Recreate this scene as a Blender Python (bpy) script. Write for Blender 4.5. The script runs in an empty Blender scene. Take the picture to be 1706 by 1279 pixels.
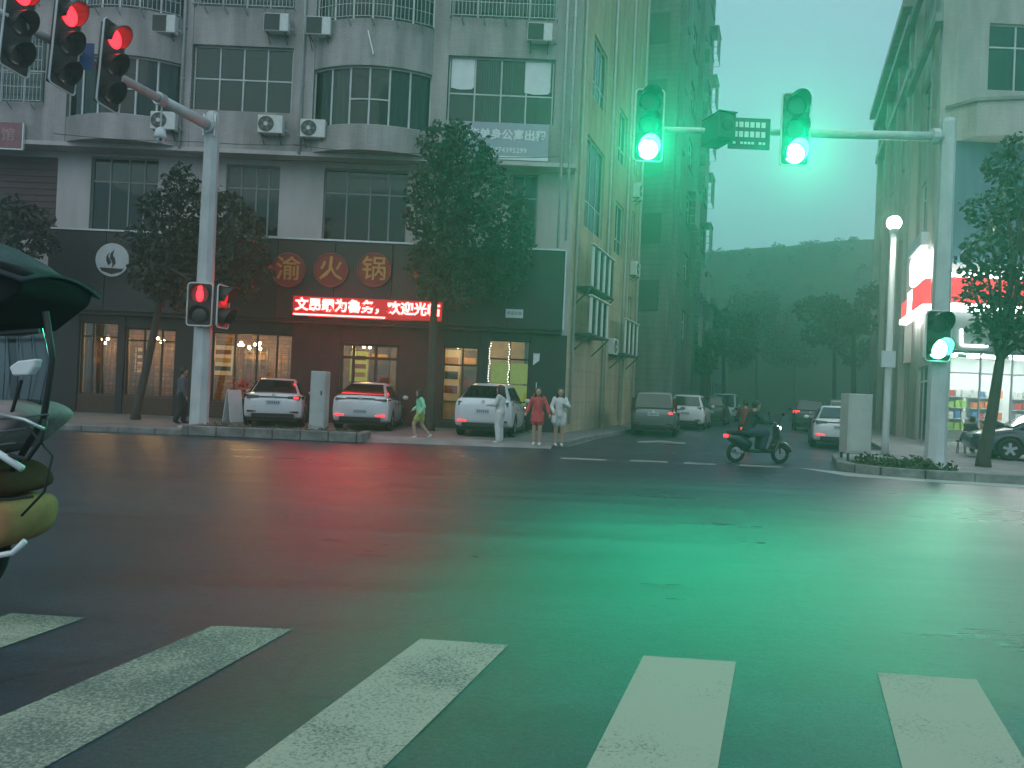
import bpy, bmesh, math, random
import numpy as np
from mathutils import Vector, Matrix
R = math.radians
random.seed(7)
sc = bpy.context.scene
C = sc.collection

# ------------------------------------------------------------------ camera
FPX, CX, CY = 1281.0, 853.0, 639.5          # focal length and centre in photo pixels
CAMZ, PITCH, ROLL = 1.6, math.atan(8.5 / 1281.0), R(2.5)
_f = Vector((0, math.cos(PITCH), math.sin(PITCH)))
_u0 = Vector((0, -math.sin(PITCH), math.cos(PITCH)))
_r0 = Vector((1, 0, 0))
_r = _r0 * math.cos(ROLL) + _u0 * math.sin(ROLL)
_u = _u0 * math.cos(ROLL) - _r0 * math.sin(ROLL)
cam = bpy.data.cameras.new('camera')
cam.sensor_width = 36.0
cam.lens = FPX / 1706.0 * 36.0
cam.clip_end = 2000
camo = bpy.data.objects.new('camera', cam)
C.objects.link(camo)
M = Matrix.Identity(4)
for i in range(3):
    M[i][0] = _r[i]; M[i][1] = _u[i]; M[i][2] = -_f[i]
M[2][3] = CAMZ
camo.matrix_world = M
sc.camera = camo

# ------------------------------------------------------------------ sky, sun, exposure
w = bpy.data.worlds.new('World'); sc.world = w; w.use_nodes = True
nt = w.node_tree
for n in list(nt.nodes): nt.nodes.remove(n)
sky = nt.nodes.new('ShaderNodeTexSky'); sky.sky_type = 'NISHITA'; sky.sun_disc = False
sky.sun_elevation = R(52); sky.sun_rotation = R(205); sky.dust_density = 3.0
mx = nt.nodes.new('ShaderNodeMix'); mx.data_type = 'RGBA'; mx.inputs[0].default_value = 0.9
cloud = nt.nodes.new('ShaderNodeTexNoise'); cloud.inputs['Scale'].default_value = 2.2; cloud.inputs['Detail'].default_value = 4
crp = nt.nodes.new('ShaderNodeValToRGB')
crp.color_ramp.elements[0].position = 0.3; crp.color_ramp.elements[0].color = (2.05, 3.4, 4.15, 1)
crp.color_ramp.elements[1].position = 0.72; crp.color_ramp.elements[1].color = (2.35, 3.75, 4.45, 1)
bg = nt.nodes.new('ShaderNodeBackground'); bg.inputs[1].default_value = 0.15
out = nt.nodes.new('ShaderNodeOutputWorld')
nt.links.new(cloud.outputs['Fac'], crp.inputs[0])
nt.links.new(sky.outputs[0], mx.inputs[6]); nt.links.new(crp.outputs[0], mx.inputs[7])
nt.links.new(mx.outputs[2], bg.inputs[0]); nt.links.new(bg.outputs[0], out.inputs[0])
sl = bpy.data.lights.new('sun', 'SUN'); sl.energy = 0.75; sl.angle = R(80); sl.color = (1, 0.93, 0.87)
so = bpy.data.objects.new('sun', sl); C.objects.link(so)
so.rotation_euler = (R(38), 0, R(-25))
sc.view_settings.view_transform = 'Standard'; sc.view_settings.look = 'None'
sc.view_settings.gamma = 1.0; sc.view_settings.exposure = 0.3
sc.render.engine = 'CYCLES'
cy = sc.cycles
cy.use_denoising = True; cy.denoiser = 'OPENIMAGEDENOISE'
cy.max_bounces = 6; cy.diffuse_bounces = 2; cy.glossy_bounces = 3; cy.transmission_bounces = 3
cy.transparent_max_bounces = 12; cy.volume_bounces = 0; cy.sample_clamp_indirect = 4.0
cy.caustics_reflective = False; cy.caustics_refractive = False

# ------------------------------------------------------------------ helpers
def ray(x, y):
    return _f * FPX + _r * (x - CX) - _u * (y - CY)
def P(x, y, Y):
    d = ray(x, y); t = Y / d.y
    return Vector((d.x * t, Y, CAMZ + d.z * t))
def G(x, y, z=0.0):
    d = ray(x, y); t = (z - CAMZ) / d.z
    return Vector((d.x * t, d.y * t, z))
def pr(x0, y0, x1, y1, Y):
    xm, ym = (x0 + x1) / 2, (y0 + y1) / 2
    return P(x0, ym, Y).x, P(x1, ym, Y).x, P(xm, y1, Y).z, P(xm, y0, Y).z
def XG(x, Y, z=0.12):
    """world X where the photo column x meets the ground (height z) at depth Y"""
    y = 648.0
    for _ in range(6):
        p = P(x, y, Y); y += (p.z - z) * FPX / Y
    return P(x, y, Y).x

class MB:
    def __init__(s): s.v = []; s.f = []
    def add(s, vs, fs):
        b = len(s.v); s.v += [tuple(v) for v in vs]; s.f += [tuple(b + i for i in f) for f in fs]; return s
    def box(s, x0, x1, y0, y1, z0, z1):
        return s.add([(x0,y0,z0),(x1,y0,z0),(x1,y1,z0),(x0,y1,z0),(x0,y0,z1),(x1,y0,z1),(x1,y1,z1),(x0,y1,z1)],
                     [(0,3,2,1),(4,5,6,7),(0,1,5,4),(1,2,6,5),(2,3,7,6),(3,0,4,7)])
    def bar(s, a, b, w=0.05, h=None, up=(0,0,1)):
        a, b = Vector(a), Vector(b); d = (b - a).normalized(); up = Vector(up)
        if abs(d.dot(up)) > 0.98: up = Vector((0,1,0))
        r = d.cross(up).normalized(); u = r.cross(d); h = h or w
        vs = []
        for p in (a, b):
            for sx, sy in ((-1,-1),(1,-1),(1,1),(-1,1)): vs.append(p + r*sx*w/2 + u*sy*h/2)
        return s.add(vs, [(0,1,2,3),(7,6,5,4),(0,4,5,1),(1,5,6,2),(2,6,7,3),(3,7,4,0)])
    def tube(s, pts, rad, n=8, cap=True):
        pts = [Vector(p) for p in pts]
        if not hasattr(rad, '__len__'): rad = [rad] * len(pts)
        vs = []; pr_ = None
        for i, p in enumerate(pts):
            d = (pts[min(i+1, len(pts)-1)] - pts[max(i-1, 0)]).normalized()
            if pr_ is None:
                ref = Vector((0,0,1)) if abs(d.z) < 0.9 else Vector((1,0,0))
                r = d.cross(ref).normalized()
            else:
                r = (pr_ - d * pr_.dot(d)).normalized()
            pr_ = r; u = d.cross(r)
            for k in range(n):
                a = 2*math.pi*(k+0.5)/n
                vs.append(p + (r*math.cos(a) + u*math.sin(a)) * rad[i])
        fs = []
        m = len(pts)
        for i in range(m-1):
            for k in range(n):
                k2 = (k+1) % n
                fs.append((i*n+k, i*n+k2, (i+1)*n+k2, (i+1)*n+k))
        if cap: fs += [tuple(range(n-1, -1, -1)), tuple(range((m-1)*n, m*n))]
        return s.add(vs, fs)
    def ball(s, c, r, n=10, m=7, sc3=(1,1,1)):
        c = Vector(c); vs = [c + Vector((0,0,r*sc3[2]))]
        for i in range(1, m):
            t = math.pi*i/m
            for k in range(n):
                a = 2*math.pi*k/n
                vs.append(c + Vector((r*math.sin(t)*math.cos(a)*sc3[0], r*math.sin(t)*math.sin(a)*sc3[1], r*math.cos(t)*sc3[2])))
        vs.append(c - Vector((0,0,r*sc3[2])))
        fs = [(0, 1+k, 1+(k+1)%n) for k in range(n)]
        for i in range(m-2):
            for k in range(n):
                a = 1+i*n+k; b = 1+i*n+(k+1)%n
                fs.append((a, a+n, b+n, b))
        L = len(vs)-1; o = 1+(m-2)*n
        fs += [(o+k, L, o+(k+1)%n) for k in range(n)]
        return s.add(vs, fs)
    def disc(s, c, r, axis, t=0.02, n=24):
        a = Vector(axis).normalized()
        return s.tube([Vector(c) - a*t/2, Vector(c) + a*t/2], r, n)
    def prism(s, poly, z0, z1):
        n = len(poly)
        ar = sum(poly[i][0]*poly[(i+1)%n][1]-poly[(i+1)%n][0]*poly[i][1] for i in range(n))
        if ar < 0: poly = poly[::-1]
        vs = [(p[0],p[1],z0) for p in poly] + [(p[0],p[1],z1) for p in poly]
        fs = [tuple(range(n-1,-1,-1)), tuple(range(n,2*n))] + [(i,(i+1)%n,n+(i+1)%n,n+i) for i in range(n)]
        return s.add(vs, fs)
    def xf(s, M):
        s.v = [tuple(M @ Vector(v)) for v in s.v]; return s
    def build(s, name, mat, parent=None, world=False, smooth=False, bevel=0.0, label=None, kind=None, seg=1):
        me = bpy.data.meshes.new(name)
        me.from_pydata(s.v, [], s.f); me.update()
        if smooth:
            for p in me.polygons: p.use_smooth = True
        if mat is not None: me.materials.append(mat)
        o = bpy.data.objects.new(name, me); C.objects.link(o)
        if parent is not None:
            o.parent = parent
            if world and parent.parent is None and parent.type == 'EMPTY':
                o.matrix_parent_inverse = parent.matrix_basis.inverted()
        if bevel > 0:
            b = o.modifiers.new('bevel', 'BEVEL'); b.width = bevel; b.segments = seg; b.limit_method = 'ANGLE'
        if label: o['label'] = label
        if kind: o['kind'] = kind
        return o
def tag(o, label, cat, group=None):
    o['label'] = label; o['category'] = cat
    if group: o['group'] = group
    return o
def thing(name, label, cat, group=None, loc=(0,0,0), rotz=0.0):
    o = bpy.data.objects.new(name, None); C.objects.link(o)
    o.empty_display_size = 0.2
    o.location = loc; o.rotation_euler = (0, 0, rotz)
    return tag(o, label, cat, group)
def struct(o): o['kind'] = 'structure'; return o
def copy_tree(o, loc, rotz, label, group=None):
    def cp(s, par):
        c = s.copy(); C.objects.link(c); c.parent = par
        for ch in s.children: cp(ch, c)
        return c
    r = cp(o, None); r.location = loc; r.rotation_euler = (0,0,rotz); r['label'] = label
    if group: r['group'] = group
    return r

# ------------------------------------------------------------------ materials
def pmat(name, col, rough=0.6, metal=0.0, var=0.12, scale=3.0, bump=0.0, bscale=40.0, emit=None, estr=0.0, coat=0.0, stretch=(1,1,1), spec=0.5):
    m = bpy.data.materials.new(name); m.use_nodes = True
    t = m.node_tree; b = t.nodes['Principled BSDF']
    b.inputs['Roughness'].default_value = rough; b.inputs['Metallic'].default_value = metal
    b.inputs['Specular IOR Level'].default_value = spec
    if coat: b.inputs['Coat Weight'].default_value = coat; b.inputs['Coat Roughness'].default_value = 0.05
    tc = t.nodes.new('ShaderNodeTexCoord')
    mp = t.nodes.new('ShaderNodeMapping'); mp.inputs['Scale'].default_value = stretch
    t.links.new(tc.outputs['Object'], mp.inputs[0])
    if var > 0:
        n = t.nodes.new('ShaderNodeTexNoise'); n.inputs['Scale'].default_value = scale; n.inputs['Detail'].default_value = 6; n.inputs['Roughness'].default_value = 0.65
        t.links.new(mp.outputs[0], n.inputs['Vector'])
        r = t.nodes.new('ShaderNodeValToRGB')
        r.color_ramp.elements[0].position = 0.3; r.color_ramp.elements[1].position = 0.72
        r.color_ramp.elements[0].color = tuple(c*(1-var) for c in col) + (1,)
        r.color_ramp.elements[1].color = tuple(min(1, c*(1+var)) for c in col) + (1,)
        t.links.new(n.outputs['Fac'], r.inputs[0]); t.links.new(r.outputs[0], b.inputs['Base Color'])
    else:
        b.inputs['Base Color'].default_value = tuple(col) + (1,)
    if bump > 0:
        n2 = t.nodes.new('ShaderNodeTexNoise'); n2.inputs['Scale'].default_value = bscale; n2.inputs['Detail'].default_value = 3
        t.links.new(mp.outputs[0], n2.inputs['Vector'])
        bp = t.nodes.new('ShaderNodeBump'); bp.inputs['Strength'].default_value = bump; bp.inputs['Distance'].default_value = 0.02
        t.links.new(n2.outputs['Fac'], bp.inputs['Height']); t.links.new(bp.outputs[0], b.inputs['Normal'])
    if emit:
        b.inputs['Emission Color'].default_value = tuple(emit) + (1,); b.inputs['Emission Strength'].default_value = estr
    return m
def tilemat(name, c1, c2, mortar, bw, bh, rotz=0.0, rough=0.45, stain=0.3):
    """small facade tiles: x along the wall, z up"""
    m = bpy.data.materials.new(name); m.use_nodes = True
    t = m.node_tree; b = t.nodes['Principled BSDF']; b.inputs['Roughness'].default_value = rough
    tc = t.nodes.new('ShaderNodeTexCoord')
    mp = t.nodes.new('ShaderNodeMapping'); mp.vector_type = 'POINT'
    mp.inputs['Rotation'].default_value = (0, 0, -rotz)
    t.links.new(tc.outputs['Object'], mp.inputs[0])
    sp = t.nodes.new('ShaderNodeSeparateXYZ'); t.links.new(mp.outputs[0], sp.inputs[0])
    cb = t.nodes.new('ShaderNodeCombineXYZ'); t.links.new(sp.outputs[0], cb.inputs[0]); t.links.new(sp.outputs[2], cb.inputs[1])
    br = t.nodes.new('ShaderNodeTexBrick'); br.inputs['Scale'].default_value = 1.0
    br.inputs['Brick Width'].default_value = bw; br.inputs['Row Height'].default_value = bh; br.inputs['Mortar Size'].default_value = bh*0.07
    br.inputs['Color1'].default_value = c1 + (1,); br.inputs['Color2'].default_value = c2 + (1,); br.inputs['Mortar'].default_value = mortar + (1,)
    t.links.new(cb.outputs[0], br.inputs['Vector'])
    mp2 = t.nodes.new('ShaderNodeMapping'); mp2.inputs['Scale'].default_value = (1.3, 1.3, 0.25)
    t.links.new(tc.outputs['Object'], mp2.inputs[0])
    n = t.nodes.new('ShaderNodeTexNoise'); n.inputs['Scale'].default_value = 1.4; n.inputs['Detail'].default_value = 7
    t.links.new(mp2.outputs[0], n.inputs['Vector'])
    r = t.nodes.new('ShaderNodeValToRGB'); r.color_ramp.elements[0].position = 0.35; r.color_ramp.elements[1].position = 0.65
    r.color_ramp.elements[0].color = (1-stain,)*3 + (1,); r.color_ramp.elements[1].color = (1,1,1,1)
    t.links.new(n.outputs['Fac'], r.inputs[0])
    mu = t.nodes.new('ShaderNodeMix'); mu.data_type = 'RGBA'; mu.blend_type = 'MULTIPLY'; mu.inputs[0].default_value = 1.0
    t.links.new(br.outputs['Color'], mu.inputs[6]); t.links.new(r.outputs[0], mu.inputs[7])
    t.links.new(mu.outputs[2], b.inputs['Base Color'])
    bp = t.nodes.new('ShaderNodeBump'); bp.inputs['Strength'].default_value = 0.25; bp.inputs['Distance'].default_value = 0.01
    t.links.new(br.outputs['Fac'], bp.inputs['Height']); bp.invert = True; t.links.new(bp.outputs[0], b.inputs['Normal'])
    return m
def glassmat(name, tint, refl=0.12, rough=0.03):
    m = bpy.data.materials.new(name); m.use_nodes = True
    t = m.node_tree
    for n in list(t.nodes): t.nodes.remove(n)
    o = t.nodes.new('ShaderNodeOutputMaterial'); mi = t.nodes.new('ShaderNodeMixShader')
    tr = t.nodes.new('ShaderNodeBsdfTransparent'); tr.inputs[0].default_value = tuple(tint) + (1,)
    gl = t.nodes.new('ShaderNodeBsdfGlossy'); gl.inputs['Roughness'].default_value = rough; gl.inputs[0].default_value = (0.85,0.95,0.95,1)
    fr = t.nodes.new('ShaderNodeFresnel'); fr.inputs[0].default_value = 1.5
    ad = t.nodes.new('ShaderNodeMath'); ad.operation = 'ADD'; ad.inputs[1].default_value = refl; ad.use_clamp = True
    tc = t.nodes.new('ShaderNodeTexCoord'); nz = t.nodes.new('ShaderNodeTexNoise'); nz.inputs['Scale'].default_value = 1.2
    bp = t.nodes.new('ShaderNodeBump'); bp.inputs['Strength'].default_value = 0.06; bp.inputs['Distance'].default_value = 0.05
    t.links.new(tc.outputs['Object'], nz.inputs['Vector']); t.links.new(nz.outputs['Fac'], bp.inputs['Height']); t.links.new(bp.outputs[0], gl.inputs['Normal'])
    t.links.new(fr.outputs[0], ad.inputs[0]); t.links.new(ad.outputs[0], mi.inputs[0])
    t.links.new(tr.outputs[0], mi.inputs[1]); t.links.new(gl.outputs[0], mi.inputs[2]); t.links.new(mi.outputs[0], o.inputs[0])
    return m
def emat(name, col, strength):
    m = bpy.data.materials.new(name); m.use_nodes = True
    t = m.node_tree; b = t.nodes['Principled BSDF']; b.inputs['Base Color'].default_value = (0.02,0.02,0.02,1)
    b.inputs['Emission Color'].default_value = tuple(col) + (1,); b.inputs['Emission Strength'].default_value = strength
    return m
def asphalt():
    m = bpy.data.materials.new('asphalt'); m.use_nodes = True
    t = m.node_tree; b = t.nodes['Principled BSDF']; N = t.nodes.new; L = t.links.new
    tc = N('ShaderNodeTexCoord')
    def noise(scale, detail=4, rough=0.6, vec=None):
        n = N('ShaderNodeTexNoise'); n.inputs['Scale'].default_value = scale; n.inputs['Detail'].default_value = detail; n.inputs['Roughness'].default_value = rough
        L(vec or tc.outputs['Object'], n.inputs['Vector']); return n
    def ramp(src, p0, c0, p1, c1):
        r = N('ShaderNodeValToRGB'); r.color_ramp.elements[0].position = p0; r.color_ramp.elements[0].color = c0 + (1,)
        r.color_ramp.elements[1].position = p1; r.color_ramp.elements[1].color = c1 + (1,); L(src, r.inputs[0]); return r
    def mul(a, b_, fac=1.0):
        x = N('ShaderNodeMix'); x.data_type = 'RGBA'; x.blend_type = 'MULTIPLY'; x.inputs[0].default_value = fac; L(a, x.inputs[6]); L(b_, x.inputs[7]); return x.outputs[2]
    big = noise(0.3, 6); fine = noise(42, 7, 0.95); med = noise(9, 5, 0.7)
    mp = N('ShaderNodeMapping'); mp.inputs['Scale'].default_value = (0.10, 1.6, 1); mp.inputs['Rotation'].default_value = (0, 0, R(-4)); L(tc.outputs['Object'], mp.inputs[0])
    streak = noise(0.9, 6, 0.65, mp.outputs[0])
    base = ramp(fine.outputs['Fac'], 0.43, (0.008,0.015,0.026), 0.66, (0.085,0.115,0.155))
    c = mul(base.outputs[0], ramp(streak.outputs['Fac'], 0.35, (0.62,0.62,0.62), 0.65, (1.18,1.18,1.18)).outputs[0])
    c = mul(c, ramp(med.outputs['Fac'], 0.3, (0.75,0.75,0.75), 0.7, (1.15,1.15,1.15)).outputs[0])
    # thin cracks and seams
    wrp = N('ShaderNodeMixRGB'); wrp.inputs[0].default_value = 0.25; wn = noise(1.3, 5, 0.7); L(tc.outputs['Object'], wrp.inputs[1]); L(wn.outputs['Color'], wrp.inputs[2])
    vc = N('ShaderNodeTexVoronoi'); vc.feature = 'DISTANCE_TO_EDGE'; vc.inputs['Scale'].default_value = 0.42; L(wrp.outputs[0], vc.inputs['Vector'])
    crack = ramp(vc.outputs['Distance'], 0.0, (0.3,0.3,0.3), 0.012, (1,1,1)); c = mul(c, crack.outputs[0], 0.35)
    L(c, b.inputs['Base Color'])
    ad = N('ShaderNodeMath'); ad.operation = 'MULTIPLY_ADD'; ad.inputs[1].default_value = 0.5; L(streak.outputs['Fac'], ad.inputs[0])
    hb = N('ShaderNodeMath'); hb.operation = 'MULTIPLY'; hb.inputs[1].default_value = 0.5; L(big.outputs['Fac'], hb.inputs[0]); L(hb.outputs[0], ad.inputs[2])
    mr = N('ShaderNodeMapRange'); mr.inputs[1].default_value = 0.3; mr.inputs[2].default_value = 0.7; mr.inputs[3].default_value = 0.22; mr.inputs[4].default_value = 0.42
    L(ad.outputs[0], mr.inputs[0]); L(mr.outputs[0], b.inputs['Roughness'])
    bp = N('ShaderNodeBump'); bp.inputs['Strength'].default_value = 0.55; bp.inputs['Distance'].default_value = 0.010; L(fine.outputs['Fac'], bp.inputs['Height'])
    bp2 = N('ShaderNodeBump'); bp2.inputs['Strength'].default_value = 0.25; bp2.inputs['Distance'].default_value = 0.02; L(med.outputs['Fac'], bp2.inputs['Height']); L(bp.outputs[0], bp2.inputs['Normal'])
    L(bp2.outputs[0], b.inputs['Normal'])
    return m
def paintmat(name, col, wear):
    """worn road paint: bare asphalt specks show through"""
    m = bpy.data.materials.new(name); m.use_nodes = True
    t = m.node_tree; b = t.nodes['Principled BSDF']; b.inputs['Roughness'].default_value = 0.82
    tc = t.nodes.new('ShaderNodeTexCoord')
    n1 = t.nodes.new('ShaderNodeTexNoise'); n1.inputs['Scale'].default_value = 55; n1.inputs['Detail'].default_value = 4; n1.inputs['Roughness'].default_value = 0.8
    n2 = t.nodes.new('ShaderNodeTexNoise'); n2.inputs['Scale'].default_value = 1.6; n2.inputs['Detail'].default_value = 5
    for n in (n1, n2): t.links.new(tc.outputs['Object'], n.inputs['Vector'])
    ad = t.nodes.new('ShaderNodeMath'); ad.operation = 'MULTIPLY_ADD'; ad.inputs[1].default_value = 1.0
    sm_ = t.nodes.new('ShaderNodeMath'); sm_.operation = 'MULTIPLY'; sm_.inputs[1].default_value = 0.45; t.links.new(n2.outputs['Fac'], sm_.inputs[0])
    t.links.new(n1.outputs['Fac'], ad.inputs[0]); t.links.new(sm_.outputs[0], ad.inputs[2])
    r = t.nodes.new('ShaderNodeValToRGB')
    r.color_ramp.elements[0].position = 0.86 - wear*0.55; r.color_ramp.elements[0].color = tuple(col) + (1,)
    r.color_ramp.elements[1].position = 0.99 - wear*0.4; r.color_ramp.elements[1].color = (0.1,0.1,0.095,1)
    t.links.new(ad.outputs[0], r.inputs[0]); t.links.new(r.outputs[0], b.inputs['Base Color'])
    bp = t.nodes.new('ShaderNodeBump'); bp.inputs['Strength'].default_value = 0.3; bp.inputs['Distance'].default_value = 0.004
    t.links.new(n1.outputs['Fac'], bp.inputs['Height']); t.links.new(bp.outputs[0], b.inputs['Normal'])
    return m

STREET = math.atan((1310-853)/1281.0)            # heading of the side street, clockwise from +Y
SD = Vector((math.sin(STREET), math.cos(STREET), 0)); SN = Vector((math.cos(STREET), -math.sin(STREET), 0))
SROT = math.pi/2 - STREET
m_asphalt = asphalt()
m_concrete = pmat('concrete', (0.24,0.24,0.235), 0.8, var=0.3, scale=1.5, bump=0.3, bscale=25)
m_kerb = pmat('kerb_stone', (0.19,0.19,0.18), 0.8, var=0.5, scale=2.5, bump=0.3, bscale=18)
m_pave = pmat('paving', (0.16,0.16,0.16), 0.7, var=0.3, scale=1.2, bump=0.25, bscale=20)
m_soil = pmat('soil', (0.05,0.042,0.032), 0.95, var=0.4, scale=8, bump=0.8, bscale=30)
m_tile = tilemat('facade_tile', (0.42,0.375,0.375), (0.38,0.34,0.34), (0.27,0.245,0.245), 0.24, 0.075, stain=0.42)
m_tile_side = tilemat('side_render', (0.48,0.40,0.285), (0.455,0.38,0.27), (0.41,0.345,0.25), 0.9, 0.6, rotz=SROT, rough=0.8, stain=0.35)
m_tile_right = tilemat('right_tile', (0.48,0.45,0.41), (0.445,0.42,0.385), (0.31,0.3,0.28), 0.24, 0.075)
m_tile_right_s = tilemat('right_tile_street', (0.48,0.45,0.41), (0.445,0.42,0.385), (0.31,0.3,0.28), 0.24, 0.075, rotz=SROT, stain=0.4)
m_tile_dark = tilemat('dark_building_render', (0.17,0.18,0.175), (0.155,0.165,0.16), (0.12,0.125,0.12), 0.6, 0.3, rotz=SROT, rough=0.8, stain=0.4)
m_plaster = pmat('plaster', (0.48,0.435,0.435), 0.8, var=0.18, scale=0.8, stretch=(1.5,1.5,0.4))
m_black = pmat('black_cladding', (0.018,0.02,0.022), 0.45, var=0.3, scale=1.5)
m_blackm = pmat('black_plastic', (0.012,0.013,0.014), 0.4, var=0.2, scale=6)
m_alu = pmat('aluminium', (0.55,0.57,0.57), 0.4, 0.6, var=0.15)
m_wframe = pmat('white_frame', (0.5,0.52,0.52), 0.5, var=0.15)
m_glass_win = glassmat('window_glass', (0.30,0.46,0.44), 0.0)
m_glass_shop = glassmat('shop_glass', (0.88,0.9,0.88), 0.02)
m_glass_car = pmat('car_glass', (0.008,0.01,0.011), 0.06, var=0.0, spec=0.8)
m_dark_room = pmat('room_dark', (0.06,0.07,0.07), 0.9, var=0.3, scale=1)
m_curtain = pmat('curtain', (0.20,0.27,0.25), 0.9, var=0.25, scale=2, stretch=(6,6,0.4))
m_paper = pmat('white_board', (0.72,0.76,0.76), 0.7, var=0.08)
m_ac = pmat('ac_white', (0.62,0.63,0.61), 0.5, var=0.12, scale=6)
m_acdark = pmat('ac_grille', (0.045,0.05,0.05), 0.6, var=0.2)
m_maroon = pmat('maroon_shutter', (0.085,0.04,0.048), 0.6, var=0.2, stretch=(0.5,0.5,8))
m_wood = pmat('dark_wood', (0.075,0.04,0.025), 0.5, var=0.35, scale=3, stretch=(6,6,0.6))
m_warmwall = tilemat('warm_wall', (0.55,0.28,0.07), (0.26,0.11,0.03), (0.05,0.025,0.012), 0.34, 0.15, stain=0.6)
m_redwall = pmat('red_wall', (0.09,0.022,0.022), 0.6, var=0.3, scale=2)
m_polewhite = pmat('pole_paint', (0.52,0.54,0.54), 0.45, var=0.18, scale=2.2, stretch=(1,1,0.5))
m_signalblack = pmat('signal_black', (0.014,0.014,0.016), 0.45, var=0.2, scale=5)
m_border = pmat('signal_border', (0.62,0.64,0.63), 0.45, var=0.1)
m_lensoff = pmat('lens_off', (0.02,0.02,0.022), 0.2, var=0.1)
m_red = emat('lens_red', (1.0, 0.010, 0.016), 7.0)
m_redglow = pmat('visor_inside_red', (0.03,0.012,0.012), 0.35, var=0.2)
m_green = emat('lens_green', (0.10, 1.0, 0.55), 40.0)
m_leaf = pmat('leaf_dark', (0.022,0.034,0.018), 0.55, var=0.55, scale=1.1)
m_leaf2 = pmat('leaf_street', (0.04,0.07,0.035), 0.55, var=0.5, scale=0.8)
m_bark = pmat('bark', (0.07,0.06,0.05), 0.9, var=0.4, scale=6, bump=0.6, bscale=25, stretch=(1,1,0.3))
m_grass = pmat('grass', (0.05,0.075,0.03), 0.7, var=0.4, scale=4)
m_white = pmat('white_paint', (0.7,0.72,0.73), 0.4, var=0.06)
def carpaint(name, col, metal=0.0): return pmat(name, col, 0.28, metal, var=0.03, scale=2, coat=0.6)
m_carwhite = carpaint('car_white', (0.62,0.65,0.67)); m_carsilver = carpaint('car_silver', (0.14,0.15,0.15), 0.5)
m_cardark = carpaint('car_dark', (0.02,0.022,0.026)); m_carblue = carpaint('car_navy', (0.02,0.026,0.05)); m_carlight = carpaint('car_pale', (0.45,0.5,0.5))
m_cargrey = carpaint('car_grey', (0.2,0.21,0.215))
m_tyre = pmat('tyre', (0.012,0.012,0.012), 0.85, var=0.2); m_rim = pmat('rim', (0.45,0.46,0.47), 0.3, 0.8, var=0.1)
m_trim = pmat('dark_trim', (0.015,0.015,0.016), 0.6, var=0.15)
m_tail = pmat('tail_lamp', (0.10,0.006,0.01), 0.15, var=0.1); m_taildark = pmat('tail_lamp_dark', (0.025,0.012,0.014), 0.15, var=0.1)
m_taillit = emat('tail_lamp_lit', (1.0,0.02,0.03), 3.5); m_plate = pmat('number_plate', (0.5,0.55,0.6), 0.4, var=0.1, scale=20)
m_headlit = emat('head_lamp_lit', (0.95,1.0,0.95), 6.0)
m_skin = pmat('skin', (0.42,0.27,0.2), 0.55, var=0.06); m_hair = pmat('hair', (0.012,0.01,0.01), 0.5, var=0.2)
def cloth(n, c): return pmat('cloth_' + n, c, 0.85, var=0.15, scale=8, bump=0.3, bscale=12)
m_cwhite = cloth('white', (0.58,0.58,0.57)); m_cred = cloth('red', (0.5,0.05,0.07)); m_cgreen = cloth('green', (0.28,0.68,0.42)); m_cdark = cloth('dark', (0.02,0.022,0.025)); m_cgrey = cloth('grey_blue', (0.09,0.10,0.12)); m_cyel = cloth('yellow_green', (0.35,0.42,0.1)); m_cblue = cloth('navy', (0.03,0.04,0.07)); m_cmaroon = cloth('maroon', (0.12,0.02,0.02))

def light(name, kind, loc, energy, col, parent=None, **kw):
    l = bpy.data.lights.new(name, kind); l.energy = energy; l.color = col
    for k, v in kw.items(): setattr(l, k, v)
    o = bpy.data.objects.new(name, l); C.objects.link(o); o.location = loc
    if parent is not None:
        o.parent = parent
    return o
def text_mesh(txt, size, name, mat, parent, M, extrude=0.01, world=True, bold=0.0, align='CENTER'):
    cu = bpy.data.curves.new('t', 'FONT'); cu.body = txt; cu.size = size; cu.extrude = extrude; cu.offset = bold
    cu.align_x = align; cu.align_y = 'CENTER'; cu.resolution_u = 2
    to = bpy.data.objects.new('t', cu); C.objects.link(to)
    dg = bpy.context.evaluated_depsgraph_get(); dg.update()
    me = bpy.data.meshes.new_from_object(to.evaluated_get(dg)); me.name = name
    bpy.data.objects.remove(to); bpy.data.curves.remove(cu)
    me.transform(M)
    me.materials.clear(); me.materials.append(mat)
    o = bpy.data.objects.new(name, me); C.objects.link(o)
    if name == 'lettering': o['kind'] = 'stuff'
    if parent is not None:
        o.parent = parent
        if world and parent.type == 'EMPTY': o.matrix_parent_inverse = parent.matrix_basis.inverted()
    return o
FRONT = Matrix.Rotation(math.pi/2, 4, 'X')         # text that faces the camera (-Y)

# ================================================================== GROUND
struct(MB().add([(-300,-60,0),(300,-60,0),(300,420,0),(-300,420,0)], [(0,1,2,3)]).build('road', m_asphalt))
PZ = 0.12                                            # pavement height
def edgeL(Y): return Vector((3.1 + (Y-27.3)*math.tan(STREET), Y, 0))
lp = [(-45,20.6),(XG(602,20.6),20.6),(XG(602,21.6),21.7),(1.3,22.0),(1.75,22.6),(edgeL(27).x,27),(edgeL(90).x,90),(-45,90)]
pv = struct(MB().prism(lp, -0.1, PZ).build('pavement', m_pave))
x602 = XG(602,20.6)
struct(MB().add([(x602,20.62,0.004),(1.15,21.2,0.004),(1.3,22.0,PZ),(XG(602,21.6),21.7,PZ)], [(0,1,2,3)]).build('driveway_ramp', m_concrete))
rp = [(8.0,18.5),(8.12,17.95),(8.5,17.55),(9.3,17.2),(11.3,16.9),(40,15.6),(70,15.6),(70,90),(12.3+66*math.tan(STREET),90),(12.3,25),(10.6,23.6),(9.0,21.2)]
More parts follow.
